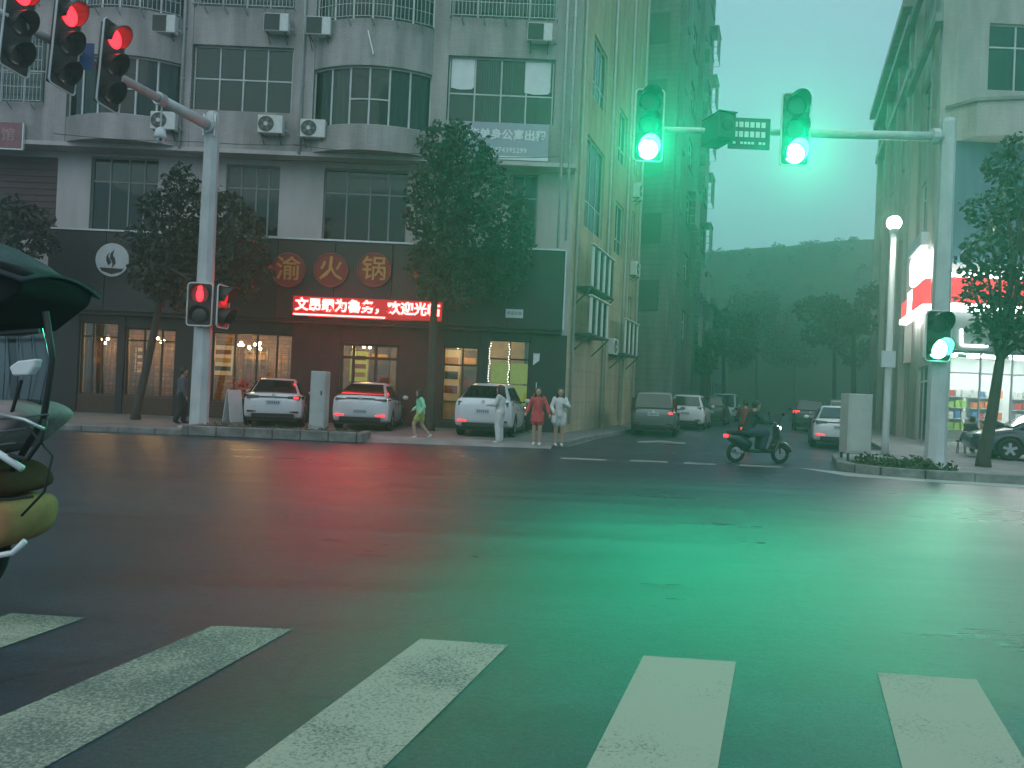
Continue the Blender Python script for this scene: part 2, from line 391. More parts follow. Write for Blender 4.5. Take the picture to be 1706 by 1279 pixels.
pv2 = struct(MB().prism(rp, -0.1, 0.15).build('pavement', m_concrete))
def kerb_run(pts, z, wdt, length, parent, name='kerb_stone'):
    """single kerb stones laid along a line, each a mesh of its own"""
    for a, b in zip(pts[:-1], pts[1:]):
        a, b = Vector((a[0],a[1],0)), Vector((b[0],b[1],0)); L = (b-a).length; n = max(1, round(L/length)); d = (b-a)/n
        for i in range(n):
            p, q = a + d*i, a + d*(i+1); g = d.normalized()*0.006; dz = random.uniform(-0.008, 0.008)
            zz = z + dz
            m = MB().bar((p.x+g.x, p.y+g.y, (zz-0.06)/2), (q.x-g.x, q.y-g.y, (zz-0.06)/2), wdt, zz+0.06)
            m.build(name, m_kerb, parent, bevel=0.015)
kerb_run([(-26,20.5),(XG(322,20.5),20.5)], 0.15, 0.2, 1.0, pv)
kerb_run([(edgeL(y).x+0.08, y) for y in (22.8, 30, 42)], 0.135, 0.16, 1.0, pv)
kerb_run([(9.0,21.2),(8.0,18.5),(8.12,17.95),(8.5,17.55),(9.3,17.2),(11.3,16.9),(22,16.4)], 0.2, 0.2, 1.0, pv2)
# gutter strip in front of the right-hand kerb
struct(MB().add([(7.0,18.6,0.004),(7.5,17.0,0.004),(9.2,16.45,0.004),(11.3,16.15,0.004),(24,15.5,0.004),(24,16.3,0.004),(11.3,16.82,0.004),(9.25,17.12,0.004),(8.4,17.5,0.004),(7.95,17.9,0.004)],
                [(0,1,9),(1,2,8,9),(2,3,7,8),(3,6,7),(3,4,5,6)] if False else [(0,1,9),(1,8,9),(1,2,8),(2,7,8),(2,3,6,7),(3,4,5,6)]).build('gutter', pmat('gutter_concrete', (0.42,0.43,0.42), 0.35, var=0.25, scale=2)))
# zebra crossing: each bar by its four corners on the road
def toy(a, b, y):
    t = (y - a[1]) / (b[1] - a[1]); return (a[0] + (b[0]-a[0])*t, y)
bars = [((18,1022),(-190,1100),(142,1030),(0,1080),0.42),((355,1043),(0,1195),(487,1049),(75,1279),0.48),((700,1065),(410,1279),(847,1075),(640,1279),0.26),
        ((1072,1093),(978,1279),(1226,1103),(1196,1279),0.10),((1462,1121),(1503,1279),(1627,1133),(1706,1265),0.12)]
zc = thing('zebra_crossing', 'worn white zebra crossing bars painted on the near asphalt', 'road marking', loc=tuple(G(1000,1200)))
for i, (a, b, c, d, wr) in enumerate(bars):
    q = [G(*a), G(*c), G(*toy(c, d, 1500)), G(*toy(a, b, 1500))]
    MB().add([(p.x, p.y, 0.004) for p in q], [(3,2,1,0)]).build('bar', paintmat('road_paint', (0.37,0.32,0.27), wr), zc, world=True)
m_line = paintmat('line_paint', (0.34,0.34,0.33), 0.4)
dl = thing('dashed_line', 'thin dashed white line across the side street mouth', 'road marking', loc=tuple(G(1130,770)))
for (a, b, y0, y1) in [(935,1010,763,766),(1050,1112,767,769.5),(1140,1192,771,773.5),(1232,1300,774.5,778)]:
    q = [G(a,y0-1), G(b,y1-1), G(b,y1+1.6), G(a,y0+1.6)]
    MB().add([(p.x,p.y,0.004) for p in q], [(3,2,1,0)]).build('dash', m_line, dl, world=True)
aw = MB()
for q in [[(1062,735),(1100,733.5),(1142,737.5),(1142,740),(1100,736.5),(1062,737.5)]]:
    aw.add([(p.x,p.y,0.004) for p in (G(*k) for k in q)], [(5,4,3,2,1,0)])
tag(aw.build('lane_arrow', m_line), 'short white arrow mark painted on the side street', 'road marking')
wl = MB(); a_, b_ = G(945,744), G(1040,718)
wl.bar((a_.x,a_.y,0.003),(b_.x,b_.y,0.003),0.09,0.006)
tag(wl.build('edge_line', m_line), 'white edge line along the pavement corner beside the beige wall', 'road marking')

# ================================================================== MAIN BUILDING
YW, YU = 27.5, 26.75
bld = thing('apartment_building', 'grey tiled apartment block with curved bays above the black hotpot shopfront', 'building', loc=(-9, 30, PZ))
def wall(x0, x1, z0, z1, y0, y1, holes):
    """a slab with rectangular openings, as a mesh of boxes"""
    mb = MB(); xs = sorted({x0, x1, *[h[0] for h in holes], *[h[1] for h in holes]})
    xs = [x for x in xs if x0 <= x <= x1]
    for a, b in zip(xs[:-1], xs[1:]):
        if b - a < 1e-4: continue
        hs = sorted((h[2], h[3]) for h in holes if h[0] <= a + 1e-5 and h[1] >= b - 1e-5)
        z = z0
        for h0, h1 in hs:
            if h0 > z + 1e-4: mb.box(a, b, y0, y1, z, h0)
            z = max(z, h1)
        if z < z1 - 1e-4: mb.box(a, b, y0, y1, z, z1)
    return mb
def window(parent, x0, x1, z0, z1, y, xs=(), zs=(), fr=0.05, glass=None, fm=None, M=None, dep=0.07, curtain=None, name='window'):
    """frame as one part of the wall's thing, each pane a sub-part"""
    fm = fm or m_wframe; glass = glass or m_glass_win; M = M or Matrix.Identity(4)
    f = MB(); X = [x0] + [x0 + (x1-x0)*t for t in xs] + [x1]; Z = [z0] + [z0 + (z1-z0)*t for t in zs] + [z1]
    for i, x in enumerate(X):
        a = x if i == 0 else (x - fr if i == len(X)-1 else x - fr/2)
        f.box(a, a+fr, y, y+dep, z0, z1)
    for i, z in enumerate(Z):
        a = z if i == 0 else (z - fr if i == len(Z)-1 else z - fr/2)
        f.box(x0+0.001, x1-0.001, y+0.003, y+dep-0.003, a, a+fr)
    fo = f.xf(M).build(name, fm, parent, world=True)
    for i in range(len(X)-1):
        for j in range(len(Z)-1):
            MB().box(X[i]+fr*.6, X[i+1]-fr*.6, y+dep*.4, y+dep*.4+0.008, Z[j]+fr*.6, Z[j+1]-fr*.6).xf(M).build('pane', glass, fo)
    if curtain:
        for (c0, c1, cm) in curtain:
            c = MB(); n = 14; a = x0 + (x1-x0)*c0; b = x0 + (x1-x0)*c1
            vs = []; fs = []
            for i in range(n*2+1):
                t = i/(n*2); yy = y + 0.22 + (0.03 if i % 2 else -0.03)
                vs += [(a+(b-a)*t, yy, z0+0.03), (a+(b-a)*t, yy, z1-0.03)]
                if i: fs.append((2*i-2, 2*i, 2*i+1, 2*i-1))
            c.add(vs, fs).xf(M).build('curtain', cm, fo)
    return fo
ZS = P(610, 258, YU).z                                # underside of the overhang
ZR = 23.5
xL, xC = -24.0, P(944, 600, YW).x
# ground and second floor wall
h2 = [pr(150,262,262,388,YW), pr(375,275,465,392,YW), pr(538,282,678,408,YW), pr(850,290,895,412,YW)]
xs_ = lambda a, b, z0, z1: (P(a,620,YW).x, P(b,620,YW).x, z0, z1)
shop = {'A1': xs_(132,196,0.75,3.35), 'A2': xs_(208,292,0.75,3.2), 'A3': xs_(352,486,0.7,3.2), 'door': xs_(566,664,0.14,3.0), 'B1': xs_(737,797,0.35,3.05), 'B2': xs_(812,882,0.9,3.35)}
shut = (xL+1.0, P(95,310,YW).x, ZS-3.3, ZS-0.35)
Zf0, Zf1 = P(610,536,YU).z, P(610,404,YU).z           # fascia
low = wall(xL, xC, PZ, ZS, YW, YW+0.3, h2 + [shut] + list(shop.values()))
low.build('wall', m_plaster, bld, world=True)
MB().box(xL, xC, YU-0.05, YW+0.3, ZS-0.14, ZS).build('overhang_slab', m_plaster, bld, world=True)
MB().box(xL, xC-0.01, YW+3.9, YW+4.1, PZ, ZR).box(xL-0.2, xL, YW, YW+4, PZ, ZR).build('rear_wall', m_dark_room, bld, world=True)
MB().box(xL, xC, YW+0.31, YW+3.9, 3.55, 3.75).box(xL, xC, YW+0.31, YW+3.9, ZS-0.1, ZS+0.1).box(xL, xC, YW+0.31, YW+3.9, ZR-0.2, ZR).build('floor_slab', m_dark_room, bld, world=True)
for h, cur in zip(h2, [[(0.05,0.4,m_curtain)], [(0.5,0.95,m_curtain)], [(0.02,0.3,m_cmaroon),(0.72,0.98,m_curtain)], []]):
    wd = h[1]-h[0]
    window(bld, *h, YW+0.12, xs=(0.27,0.55,0.78) if wd > 1.5 else (0.5,), zs=(0.68,), fr=0.05, fm=pmat('steel_frame', (0.22,0.23,0.24),0.5,0.3), curtain=cur)
sh = MB(); n = 26
for i in range(n):
    z = shut[2] + (shut[3]-shut[2])*i/n; sh.box(shut[0], shut[1], YW+0.05+0.03*(i%2), YW+0.12, z, z+(shut[3]-shut[2])/n)
sh.build('roller_shutter', m_maroon, bld, world=True)

# upper storeys
def arc(x0, x1, y, b, n):
    out_ = []
    for i in range(n+1):
        t = i/n; out_.append((x0+(x1-x0)*t, y - b*math.sin(math.pi*t)**0.8 if 0 < t < 1 else y))
    return out_
PITCHZ = P(610,32,YU).z - P(610,205,YU).z
piers = [(xL,P(-120,150,YU).x),(P(75,150,YU).x,P(112,150,YU).x),(P(300,150,YU).x,P(318,150,YU).x),(P(487,150,YU).x,P(522,150,YU).x),(P(719,150,YU).x,P(745,150,YU).x),(P(924,150,YU).x,xC)]
pm = MB()
for a, b in piers: pm.box(a, b, YU-0.02, YW+0.3, ZS, ZR)
pm.build('pier', m_tile, bld, world=True)
bays = [('flat', P(-120,150,YU).x, P(75,150,YU).x), ('curve', P(112,150,YU).x, P(300,150,YU).x), ('flat', P(318,150,YU).x, P(487,150,YU).x), ('curve', P(522,150,YU).x, P(719,150,YU).x), ('flat', P(745,150,YU).x, P(924,150,YU).x)]
Zw0f, Zw1f = P(835,204,YU).z, P(835,95,YU).z
Zw0c, Zw1c = P(610,207,YU-0.6).z, P(610,108,YU-0.6).z
m_grille = pmat('grille_steel', (0.33,0.36,0.36), 0.45, 0.5, var=0.2)
for bi, (kind, x0, x1) in enumerate(bays):
    bulge = 0.62 if kind == 'curve' else 0.0
    n = 12 if kind == 'curve' else 1
    for k in range(3):
        dz = PITCHZ*k
        w0, w1 = (Zw0c, Zw1c) if kind == 'curve' else (Zw0f, Zw1f)
        zb0 = (ZS if k == 0 else w1 + dz - PITCHZ); zb1 = w0 + dz
        front = arc(x0, x1, YU, bulge, n); back = [(x1, YW+0.3), (x0, YW+0.3)]
        MB().prism(front + back, zb0 + (0.001 if k == 0 else 0), zb1).build('spandrel', m_tile, bld, world=True, label=None)
        if k == 2: continue
        a_in = arc(x0, x1, YU+0.12, bulge, n)
        if kind == 'flat':
            if bi == 0: xsd = (0.2,0.4,0.6,0.8); zsd = (0.5,)
            elif bi == 2: xsd = (0.26,0.5,0.74); zsd = (0.5,)
            else: xsd = (0.25,0.5,0.74); zsd = (0.44,)
            cur = {0: [(0.3,0.98,m_curtain)], 2: [(0.02,0.22,m_curtain),(0.78,0.98,m_curtain)], 4: [(0.3,0.62,m_curtain)]}[bi]
            wo = window(bld, x0+0.03, x1-0.03, w0+dz+0.002, w1+dz-0.002, YU+0.15, xs=xsd, zs=zsd, curtain=cur)
            if bi == 4 and k == 0:
                for (u0, u1, v0, v1) in [(0.03,0.245,0.5,0.97),(0.72,0.96,0.47,0.97)]:
                    wx = x1-x0; hz = w1-w0
                    pts = [(x0+wx*u0, w0+hz*v0+0.06), (x0+wx*(u0*.6+u1*.4), w0+hz*v0), (x0+wx*(u1-0.02), w0+hz*v0+0.03), (x0+wx*u1, w0+hz*v0+0.12), (x0+wx*u1, w0+hz*v1), (x0+wx*u0, w0+hz*v1)]
                    mb = MB(); mb.add([(p[0], YU+0.14, p[1]) for p in pts] + [(p[0], YU+0.15, p[1]) for p in pts], [tuple(range(6)), tuple(range(11,5,-1))] + [(i,i+6,(i+1)%6+6,(i+1)%6) for i in range(6)])
                    mb.build('paper_sheet', m_paper, wo)
        else:
            fo = MB(); pts = arc(x0+0.04, x1-0.04, YU+0.15, bulge, 12)
            for i in range(0, 13, 2):
                fo.box(pts[i][0]-0.03, pts[i][0]+0.03, pts[i][1]-0.02, pts[i][1]+0.05, w0+dz+0.002, w1+dz-0.002)
            for i in range(12):
                for zz in (w0+0.03, w1-0.03) + ((w0+(w1-w0)*0.45,) if 4 <= i <= 7 else ()):
                    fo.bar((pts[i][0],pts[i][1],zz+dz),(pts[i+1][0],pts[i+1][1],zz+dz),0.05,0.05)
            fobj = fo.build('window', m_wframe if k == 0 else m_alu, bld, world=True)
            for i in range(0, 12, 2):
                a, mdl, c = pts[i], pts[i+1], pts[i+2]
                MB().add([(a[0],a[1]+.02,w0+dz+.03),(mdl[0],mdl[1]+.02,w0+dz+.03),(c[0],c[1]+.02,w0+dz+.03),(a[0],a[1]+.02,w1+dz-.03),(mdl[0],mdl[1]+.02,w1+dz-.03),(c[0],c[1]+.02,w1+dz-.03)],[(0,1,4,3),(1,2,5,4)]).build('pane', m_glass_win, fobj)
            for (i0, i1) in ((0,4),(8,12)):
                vs = []; fs = []
                for i in range(i0*3, i1*3+1):
                    t = i/36; k2 = min(11, int(t*12)); tt = t*12-k2
                    px_ = pts[k2][0]+(pts[k2+1][0]-pts[k2][0])*tt; py_ = pts[k2][1]+(pts[k2+1][1]-pts[k2][1])*tt+0.25+(0.04 if i % 2 else -0.04)
                    vs += [(px_,py_,w0+dz+.04),(px_,py_,w1+dz-.04)]
                    if i > i0*3: L = len(vs); fs.append((L-4,L-2,L-1,L-3))
                MB().add(vs, fs).build('curtain', m_curtain, fobj)
        # security grille on the upper row
        if k == 1 or bi == 0:
            g = MB(); za, zb = w0+dz-0.02, w1+dz+0.05
            gp = arc(x0+0.02, x1-0.02, YU-0.22, bulge, 24)
            def ga(t):
                kk = min(23, int(t*24)); u = t*24-kk
                return (gp[kk][0]+(gp[kk+1][0]-gp[kk][0])*u, gp[kk][1]+(gp[kk+1][1]-gp[kk][1])*u)
            nb = int((x1-x0)/0.13)
            for i in range(nb+1):
                p = ga(i/nb); g.box(p[0]-0.009, p[0]+0.009, p[1]-0.009, p[1]+0.009, za, zb)
            for zz in np.linspace(za, zb, 6):
                for i in range(24): g.bar((*gp[i], zz), (*gp[i+1], zz), 0.022, 0.022)
            g.bar((gp[0][0],gp[0][1],za),(gp[0][0],YU+0.02,za),0.03).bar((gp[-1][0],gp[-1][1],za),(gp[-1][0],YU+0.02,za),0.03)
            g.build('security_grille', m_grille, bld, world=True)
            br = MB()
            for i in range(5):
                p = ga(0.1+0.2*i); MB().bar((p[0],p[1],za),(p[0]+0.1,p[1]+0.2,za-0.25),0.03).build('grille_bracket', m_grille, bld, world=True)
# room backs behind the upper windows are the rear wall; drain pipes on the piers
for (xa, ya, xb, yb) in ((306,20,300,245),(508,30,497,255),(948,0,928,412),(957,0,946,400)):
    xm = P((xa+xb)/2, (ya+yb)/2, YU-0.12).x
    zz0 = P(xb, yb, YU-0.12).z
    pp = MB().tube([(xm,YU-0.10,zz0),(xm,YU-0.10,ZR-0.5)], 0.045, 8)
    for z in np.arange(zz0+0.6, ZR-1, 1.8): pp.box(xm-0.07, xm+0.07, YU-0.1, YU-0.01, z, z+0.05)
    pp.build('drain_pipe', m_wframe, bld, world=True, smooth=True)
MB().box(xL-0.3, xC+0.2, YU-0.5, YW+14, ZR, ZR+0.5).build('roof', m_concrete, bld, world=True)

# cable bundles strung along the overhang
for k, (xa, xb, z, sag) in enumerate(((P(110,245,YU).x,P(520,250,YU).x,ZS+0.05,0.10),(P(500,250,YU).x,P(930,265,YU).x,ZS+0.02,0.14),(P(300,245,YU).x,P(735,255,YU).x,ZS-0.2,0.16))):
    pts = [(xa+(xb-xa)*t, YU-0.72+0.02*k if k < 2 else YU-0.08, z-sag*4*t*(1-t)*(1+0.3*math.sin(9*t))) for t in np.linspace(0,1,22)]
    MB().tube(pts, 0.012, 5).build('cable', m_blackm, bld, world=True, smooth=True)
# side wall along the street
cor = Vector((xC, YW, 0)); LS = 13.2
MS = Matrix.Translation(cor) @ Matrix.Rotation(SROT, 4, 'Z')
sw = []
def srect(xa, xb, z0, z1): return (xa, xb, z0, z1)
sw = [srect(1.6,4.6,7.9,11.4), srect(2.0,4.4,13.0,15.4), srect(7.0,8.8,7.9,10.2), srect(7.0,8.8,12.0,14.4), srect(10.4,11.6,4.6,6.4), srect(10.4,11.6,8.4,10.6), srect(10.4,11.6,12.4,14.6)]
wall(0.0, LS, PZ, ZR, 0.0, 0.3, sw).xf(MS).build('side_wall', m_tile_side, bld, world=True)
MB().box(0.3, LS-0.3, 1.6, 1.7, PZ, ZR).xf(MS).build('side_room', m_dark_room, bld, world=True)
for i, h in enumerate(sw):
    window(bld, *h, 0.10, xs=(0.33,0.66) if i < 2 else (0.5,), zs=(0.3,), M=MS, curtain=[(0.1,0.8,m_paper if i == 0 else m_curtain)])
MB().box(LS-0.01, LS+0.25, 0.02, 6, PZ, ZR).xf(MS).build('end_wall', m_tile_side, bld, world=True)
MB().box(5.8,6.1,-0.12,-0.002,PZ,ZR).box(9.4,9.8,-0.18,-0.002,PZ,ZR).xf(MS).build('pilaster', m_tile_side, bld, world=True)
for x in (0.45, 5.4, 9.15, 12.4):
    t_ = MB().tube([(x,-0.08,PZ+0.3),(x,-0.08,ZR-0.3)], 0.05, 8)
    t_.xf(MS).build('drain_pipe', m_wframe, bld, world=True, smooth=True)

# black shop fascia and dark cladding
xf0, xf1 = P(78,460,YU).x, P(940,470,YU).x
fas = thing('shop_fascia', 'long black fascia over the ground floor shops of the grey block', 'shop sign', loc=((xf0+xf1)/2, YU, PZ))
npan = 9
for i in range(npan):
    a = xf0+(xf1-xf0)*i/npan; b = xf0+(xf1-xf0)*(i+1)/npan
    MB().box(a+0.01, b-0.01, YU+0.0, YW-0.01, Zf0, Zf1).build('panel', m_black, fas, world=True, bevel=0.01)
MB().box(xf0, xf1+0.04, YU-0.06, YU+0.1, Zf1+0.001, Zf1+0.06).box(xf1+0.001, xf1+0.05, YU-0.05, YW, Zf0, Zf1).build('edge_trim', m_alu, fas, world=True)
MB().box(xf0, xf1, YU+0.2, YW-0.02, Zf0-0.12, Zf0-0.001).build('soffit', m_blackm, fas, world=True)
# dark pillars and stall risers of the shopfront
xs_all = [P(80,620,YW).x] + sorted([v for s_ in shop.values() for v in s_[:2]]) + [xC-0.02]
pil = [(xs_all[i], xs_all[i+1]) for i in range(0, len(xs_all), 2)]
for (a, b) in pil:
    MB().box(a, b, YW-0.14, YW-0.003, PZ, Zf0-0.13).build('cladding', m_black if a < P(480,620,YW).x or a > P(700,620,YW).x else m_redwall, bld, world=True, bevel=0.01)
for k, s_ in shop.items():
    if s_[2] > 0.3: MB().box(s_[0]+0.001, s_[1]-0.001, YW-0.1, YW-0.004, PZ, s_[2]-0.002).build('stall_riser', m_wood if k[0] == 'A' else m_black, bld, world=True)
    MB().box(s_[0]+0.001, s_[1]-0.001, YW-0.1, YW-0.004, s_[3]+0.002, Zf0-0.13).build('transom_panel', m_black if k != 'door' else m_redwall, bld, world=True)
window(bld, *shop['A1'], YW+0.05, xs=(0.3,0.55), zs=(0.8,), fr=0.06, glass=m_glass_shop, fm=m_wood, name='shop_window')
window(bld, *shop['A2'], YW+0.05, xs=(0.35,0.7), zs=(0.82,), fr=0.06, glass=m_glass_shop, fm=m_wood, name='shop_window')
window(bld, *shop['A3'], YW+0.05, xs=(0.28,0.55,0.8), zs=(), fr=0.06, glass=m_glass_shop, fm=m_wood, name='shop_window')
window(bld, *shop['door'], YW+0.05, xs=(0.22,0.6), zs=(0.82,), fr=0.1, glass=m_glass_shop, fm=m_wood, name='entrance_door')
window(bld, *shop['B1'], YW+0.05, xs=(0.55,), zs=(0.75,), fr=0.07, glass=m_glass_shop, fm=m_wood, name='shop_window')
window(bld, *shop['B2'], YW+0.05, xs=(0.52,), zs=(0.72,), fr=0.06, glass=m_glass_shop, fm=m_blackm, name='shop_window')
# rooms behind
xd0, xd1 = P(500,620,YW).x, P(700,620,YW).x
MB().box(xf0, xd0, YW+3.4, YW+3.5, PZ, 3.54).box(xd0, xd0+0.1, YW+0.31, YW+3.5, PZ, 3.54).build('interior_wall', m_warmwall, bld, world=True)
MB().box(xd0+0.11, xd1, YW+3.0, YW+3.1, PZ, 3.54).box(xd1, xd1+0.1, YW+0.31, YW+3.1, PZ, 3.54).build('interior_wall', pmat('entrance_wall', (0.4,0.3,0.2), 0.8, var=0.4, scale=2), bld, world=True)
MB().box(xd1+0.11, xC-0.3, YW+2.6, YW+2.7, PZ, 3.54).build('interior_wall', pmat('shop_b_wall', (0.42,0.38,0.3), 0.8, var=0.35, scale=2), bld, world=True)
MB().box(xf0, xC-0.3, YW+0.3, YW+3.5, PZ+0.001, PZ+0.03).build('interior_floor', m_wood, bld, world=True)
# ================================================================== BUILDINGS BEHIND AND ON THE RIGHT
def grid_building(name, label, o, rot, length, depth, height, wmat, cols, rows, z0, storey, win, sill=True, cages=(), lip=True, roofmat=None):
    b = thing(name, label, 'building', loc=(o[0], o[1], 0))
    Mx = Matrix.Translation((o[0], o[1], 0)) @ Matrix.Rotation(rot, 4, 'Z')
    holes = []
    for r in range(rows):
        for c in range(cols):
            cx = length*(c+0.5)/cols; holes.append((cx-win[0]/2, cx+win[0]/2, z0+r*storey, z0+r*storey+win[1]))
    wall(0, length, 0.0, height, 0, 0.3, holes).xf(Mx).build('wall', wmat, b, world=True)
    MB().box(0, 0.3, 0.301, depth, 0, height).box(length-0.3, length, 0.301, depth, 0, height).build if False else None
    MB().box(0.002, 0.3, 0.301, depth, 0, height).xf(Mx).build('wall', wmat, b, world=True)
    MB().box(length-0.3, length-0.002, 0.301, depth, 0, height).xf(Mx).build('wall', wmat, b, world=True)
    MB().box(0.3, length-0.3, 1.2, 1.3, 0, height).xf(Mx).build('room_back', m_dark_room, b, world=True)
    rf = MB().box(-0.25, length+0.25, -0.45, depth, height, height+0.45).xf(Mx).build('roof', roofmat or wmat, b, world=True)
    for i, h in enumerate(holes):
        window(b, *h, 0.12, xs=(0.5,), zs=(0.65,), M=Mx, curtain=[(0.05,0.45,m_curtain)] if i % 3 == 0 else None)
        if sill: MB().box(h[0]-0.1, h[1]+0.1, -0.12, 0.1, h[2]-0.12, h[2]-0.01).xf(Mx).build('sill', wmat, b, world=True)
        if i in cages:
            g = MB(); x0, x1, a, c_ = h[0]-0.1, h[1]+0.1, h[2]-0.1, h[3]+0.1
            for t in np.linspace(0, 1, 12): g.box(x0+(x1-x0)*t-.012, x0+(x1-x0)*t+.012, -0.56, -0.535, a, c_)
            for z in np.linspace(a, c_, 5): g.box(x0-.01, x1+.01, -0.57, -0.545, z, z+0.025).box(x0-.012, x0+.012, -0.56, -0.01, z, z+.025).box(x1-.012, x1+.012, -0.56, -0.01, z, z+.025)
            g.box(x0-0.05, x1+0.05, -0.62, -0.01, c_+0.03, c_+0.07)
            g.xf(Mx).build('security_cage', m_grille, b, world=True)
    return b, Mx
c2 = cor + SD*13.8
o2 = c2 + SN*1.5
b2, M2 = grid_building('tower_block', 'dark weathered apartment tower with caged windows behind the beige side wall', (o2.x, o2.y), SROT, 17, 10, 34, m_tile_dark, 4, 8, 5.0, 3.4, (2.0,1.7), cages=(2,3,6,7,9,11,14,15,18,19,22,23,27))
MB().box(0.6, 0.9, -0.25, -0.003, 0, 33).box(8.3, 8.7, -0.3, -0.003, 0, 33).xf(M2).build('pilaster', m_tile_dark, b2, world=True)
# front face of the tower, towards the camera
MB().box(-0.25, -0.001, -0.0, 3.2, 0, 33.9).xf(M2).build('end_wall', m_tile_dark, b2, world=True)
for z in (6, 9.5, 13, 16.5, 20):
    MB().box(-0.3, -0.252, 0.5, 1.6, z, z+1.6).xf(M2).build('blind_window', m_acdark, b2, world=True)
lo = o2 + SD*18 + SN*0.3
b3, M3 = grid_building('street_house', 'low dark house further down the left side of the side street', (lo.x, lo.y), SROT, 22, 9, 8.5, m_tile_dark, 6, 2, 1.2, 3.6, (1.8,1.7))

# right-hand corner building
RC = Vector((16.0, 29.0, 0))
rb = thing('corner_building', 'tall beige tiled corner building above the bright convenience store', 'building', loc=(24, 34, 0))
RH = 27.0
far = RC + SD*7.2
MR = Matrix.Translation(far) @ Matrix.Rotation(SROT+math.pi, 4, 'Z')
uw = pr(1647,40,1740,152,29.0)
upw = (uw[0], uw[1], uw[2], uw[3])
st = (16.5, 24.0, 0.16, 3.75)
wall(16.0, 40.0, 0.1, RH, 29.0, 29.3, [st, upw, (upw[0],upw[1],upw[2]+3.7,upw[3]+3.7), (upw[1]+2,upw[1]+4.4,upw[2],upw[3])]).build('wall', m_tile_right, rb, world=True)
wall(0, 7.2, 0.1, RH, 0.0, 0.3, [(2.6,6.7,0.16,3.3),(1.6,3.2,13.5,15.6),(1.6,3.2,9.3,11.4)]).xf(MR).build('street_wall', m_tile_right_s, rb, world=True)
SLAB = [(16.45,29.302),(39.9,29.302),(39.9,36.4),(18.95,36.4)]
MB().box(19.0, 39.9, 36.5, 36.6, 0.1, RH).build('rear_wall', m_dark_room, rb, world=True)
for z in (3.9, 12.0): MB().prism(SLAB, z, z+0.2).build('floor_slab', m_dark_room, rb, world=True)
MB().prism([(15.5,28.4),(40.2,28.4),(40.2,37.5),(18.5,37.5)], RH, RH+0.5).build('roof', m_concrete, rb, world=True)
window(rb, *upw, 29.1, xs=(0.5,), zs=(0.66,), fr=0.06, curtain=[(0.05,0.4,m_curtain)])
window(rb, upw[0], upw[1], upw[2]+3.7, upw[3]+3.7, 29.1, xs=(0.5,), zs=(0.66,), fr=0.06)
window(rb, upw[1]+2, upw[1]+4.4, upw[2], upw[3], 29.1, xs=(0.5,), zs=(0.66,), fr=0.06)
for h in ((1.6,3.2,13.5,15.6),(1.6,3.2,9.3,11.4)): window(rb, *h, 0.1, xs=(0.5,), zs=(0.66,), M=MR)
window(rb, 2.6,6.7,0.16,3.3, 0.08, xs=(0.25,0.5,0.75), zs=(0.8,), fr=0.07, M=MR, glass=m_glass_win, fm=m_alu, name='glass_door')
pm = MB()
for (a, b, d) in ((0.0,0.5,0.3),(4.6,5.1,0.22),(6.6,7.19,0.26)): pm.box(a, b, -d, -0.003, 3.6, RH)
pm.xf(MR).build('pilaster', m_tile_right_s, rb, world=True)
for z in (RH-0.9, 19.5, 16.2):
    MB().box(-0.3, 7.4, -0.55, -0.302, z, z+0.35).xf(MR).build('cornice', m_concrete, rb, world=True)
# ledge with a chamfered corner, bluish sheeting below it
za, zb = P(1650,226,28).z, P(1650,168,28).z
MB().prism([(16.0,28.99),(16.6,28.1),(18.0,27.75),(40,27.75),(40,28.99)], za, zb).build('ledge', m_tile_right, rb, world=True)
MB().prism([(15.9,28.98),(16.5,28.02),(17.95,27.66),(40,27.66),(40,28.98)], zb+0.001, zb+0.12).build('ledge_coping', m_concrete, rb, world=True)
MB().box(16.15, 40, 28.7, 28.995, 7.05, za-0.002).build('blue_sheeting', pmat('blue_sheet', (0.10,0.16,0.22), 0.6, var=0.2, scale=1, stretch=(3,3,0.5)), rb, world=True)
MB().box(16.05, 40, 28.75, 28.995, 3.78, 5.4).build('bulkhead', pmat('bulkhead', (0.10,0.12,0.12), 0.6), rb, world=True)
MB().prism(SLAB, 0.1, 0.17).build('store_floor', pmat('floor_tile', (0.5,0.5,0.48), 0.3), rb, world=True)
MB().prism([(18.3,34.2),(26,34.2),(26,34.3),(18.35,34.3)], 0.17, 3.89).build('store_back_wall', pmat('store_wall', (0.75,0.77,0.76), 0.6, var=0.05), rb, world=True)
window(rb, *st, 29.08, xs=(0.16,0.32,0.48,0.64,0.8), zs=(0.78,), fr=0.05, glass=m_glass_shop, fm=m_wframe, name='store_window')
for i, x in enumerate((18.0, 19.8, 21.6, 23.4)):
    for j, y in enumerate((30.2, 32.4)):
        t_ = MB().box(x-0.6, x+0.6, y-0.15, y+0.15, 3.78, 3.86).build('ceiling_light', emat('store_tube', (0.92,1.0,0.98), 42.0), None)
        tag(t_, f"white ceiling light panel inside the store, {['first','second','third','fourth'][i]} from the left in the {['front','back'][j]} row", 'lamp', 'ceiling light panels inside the store')
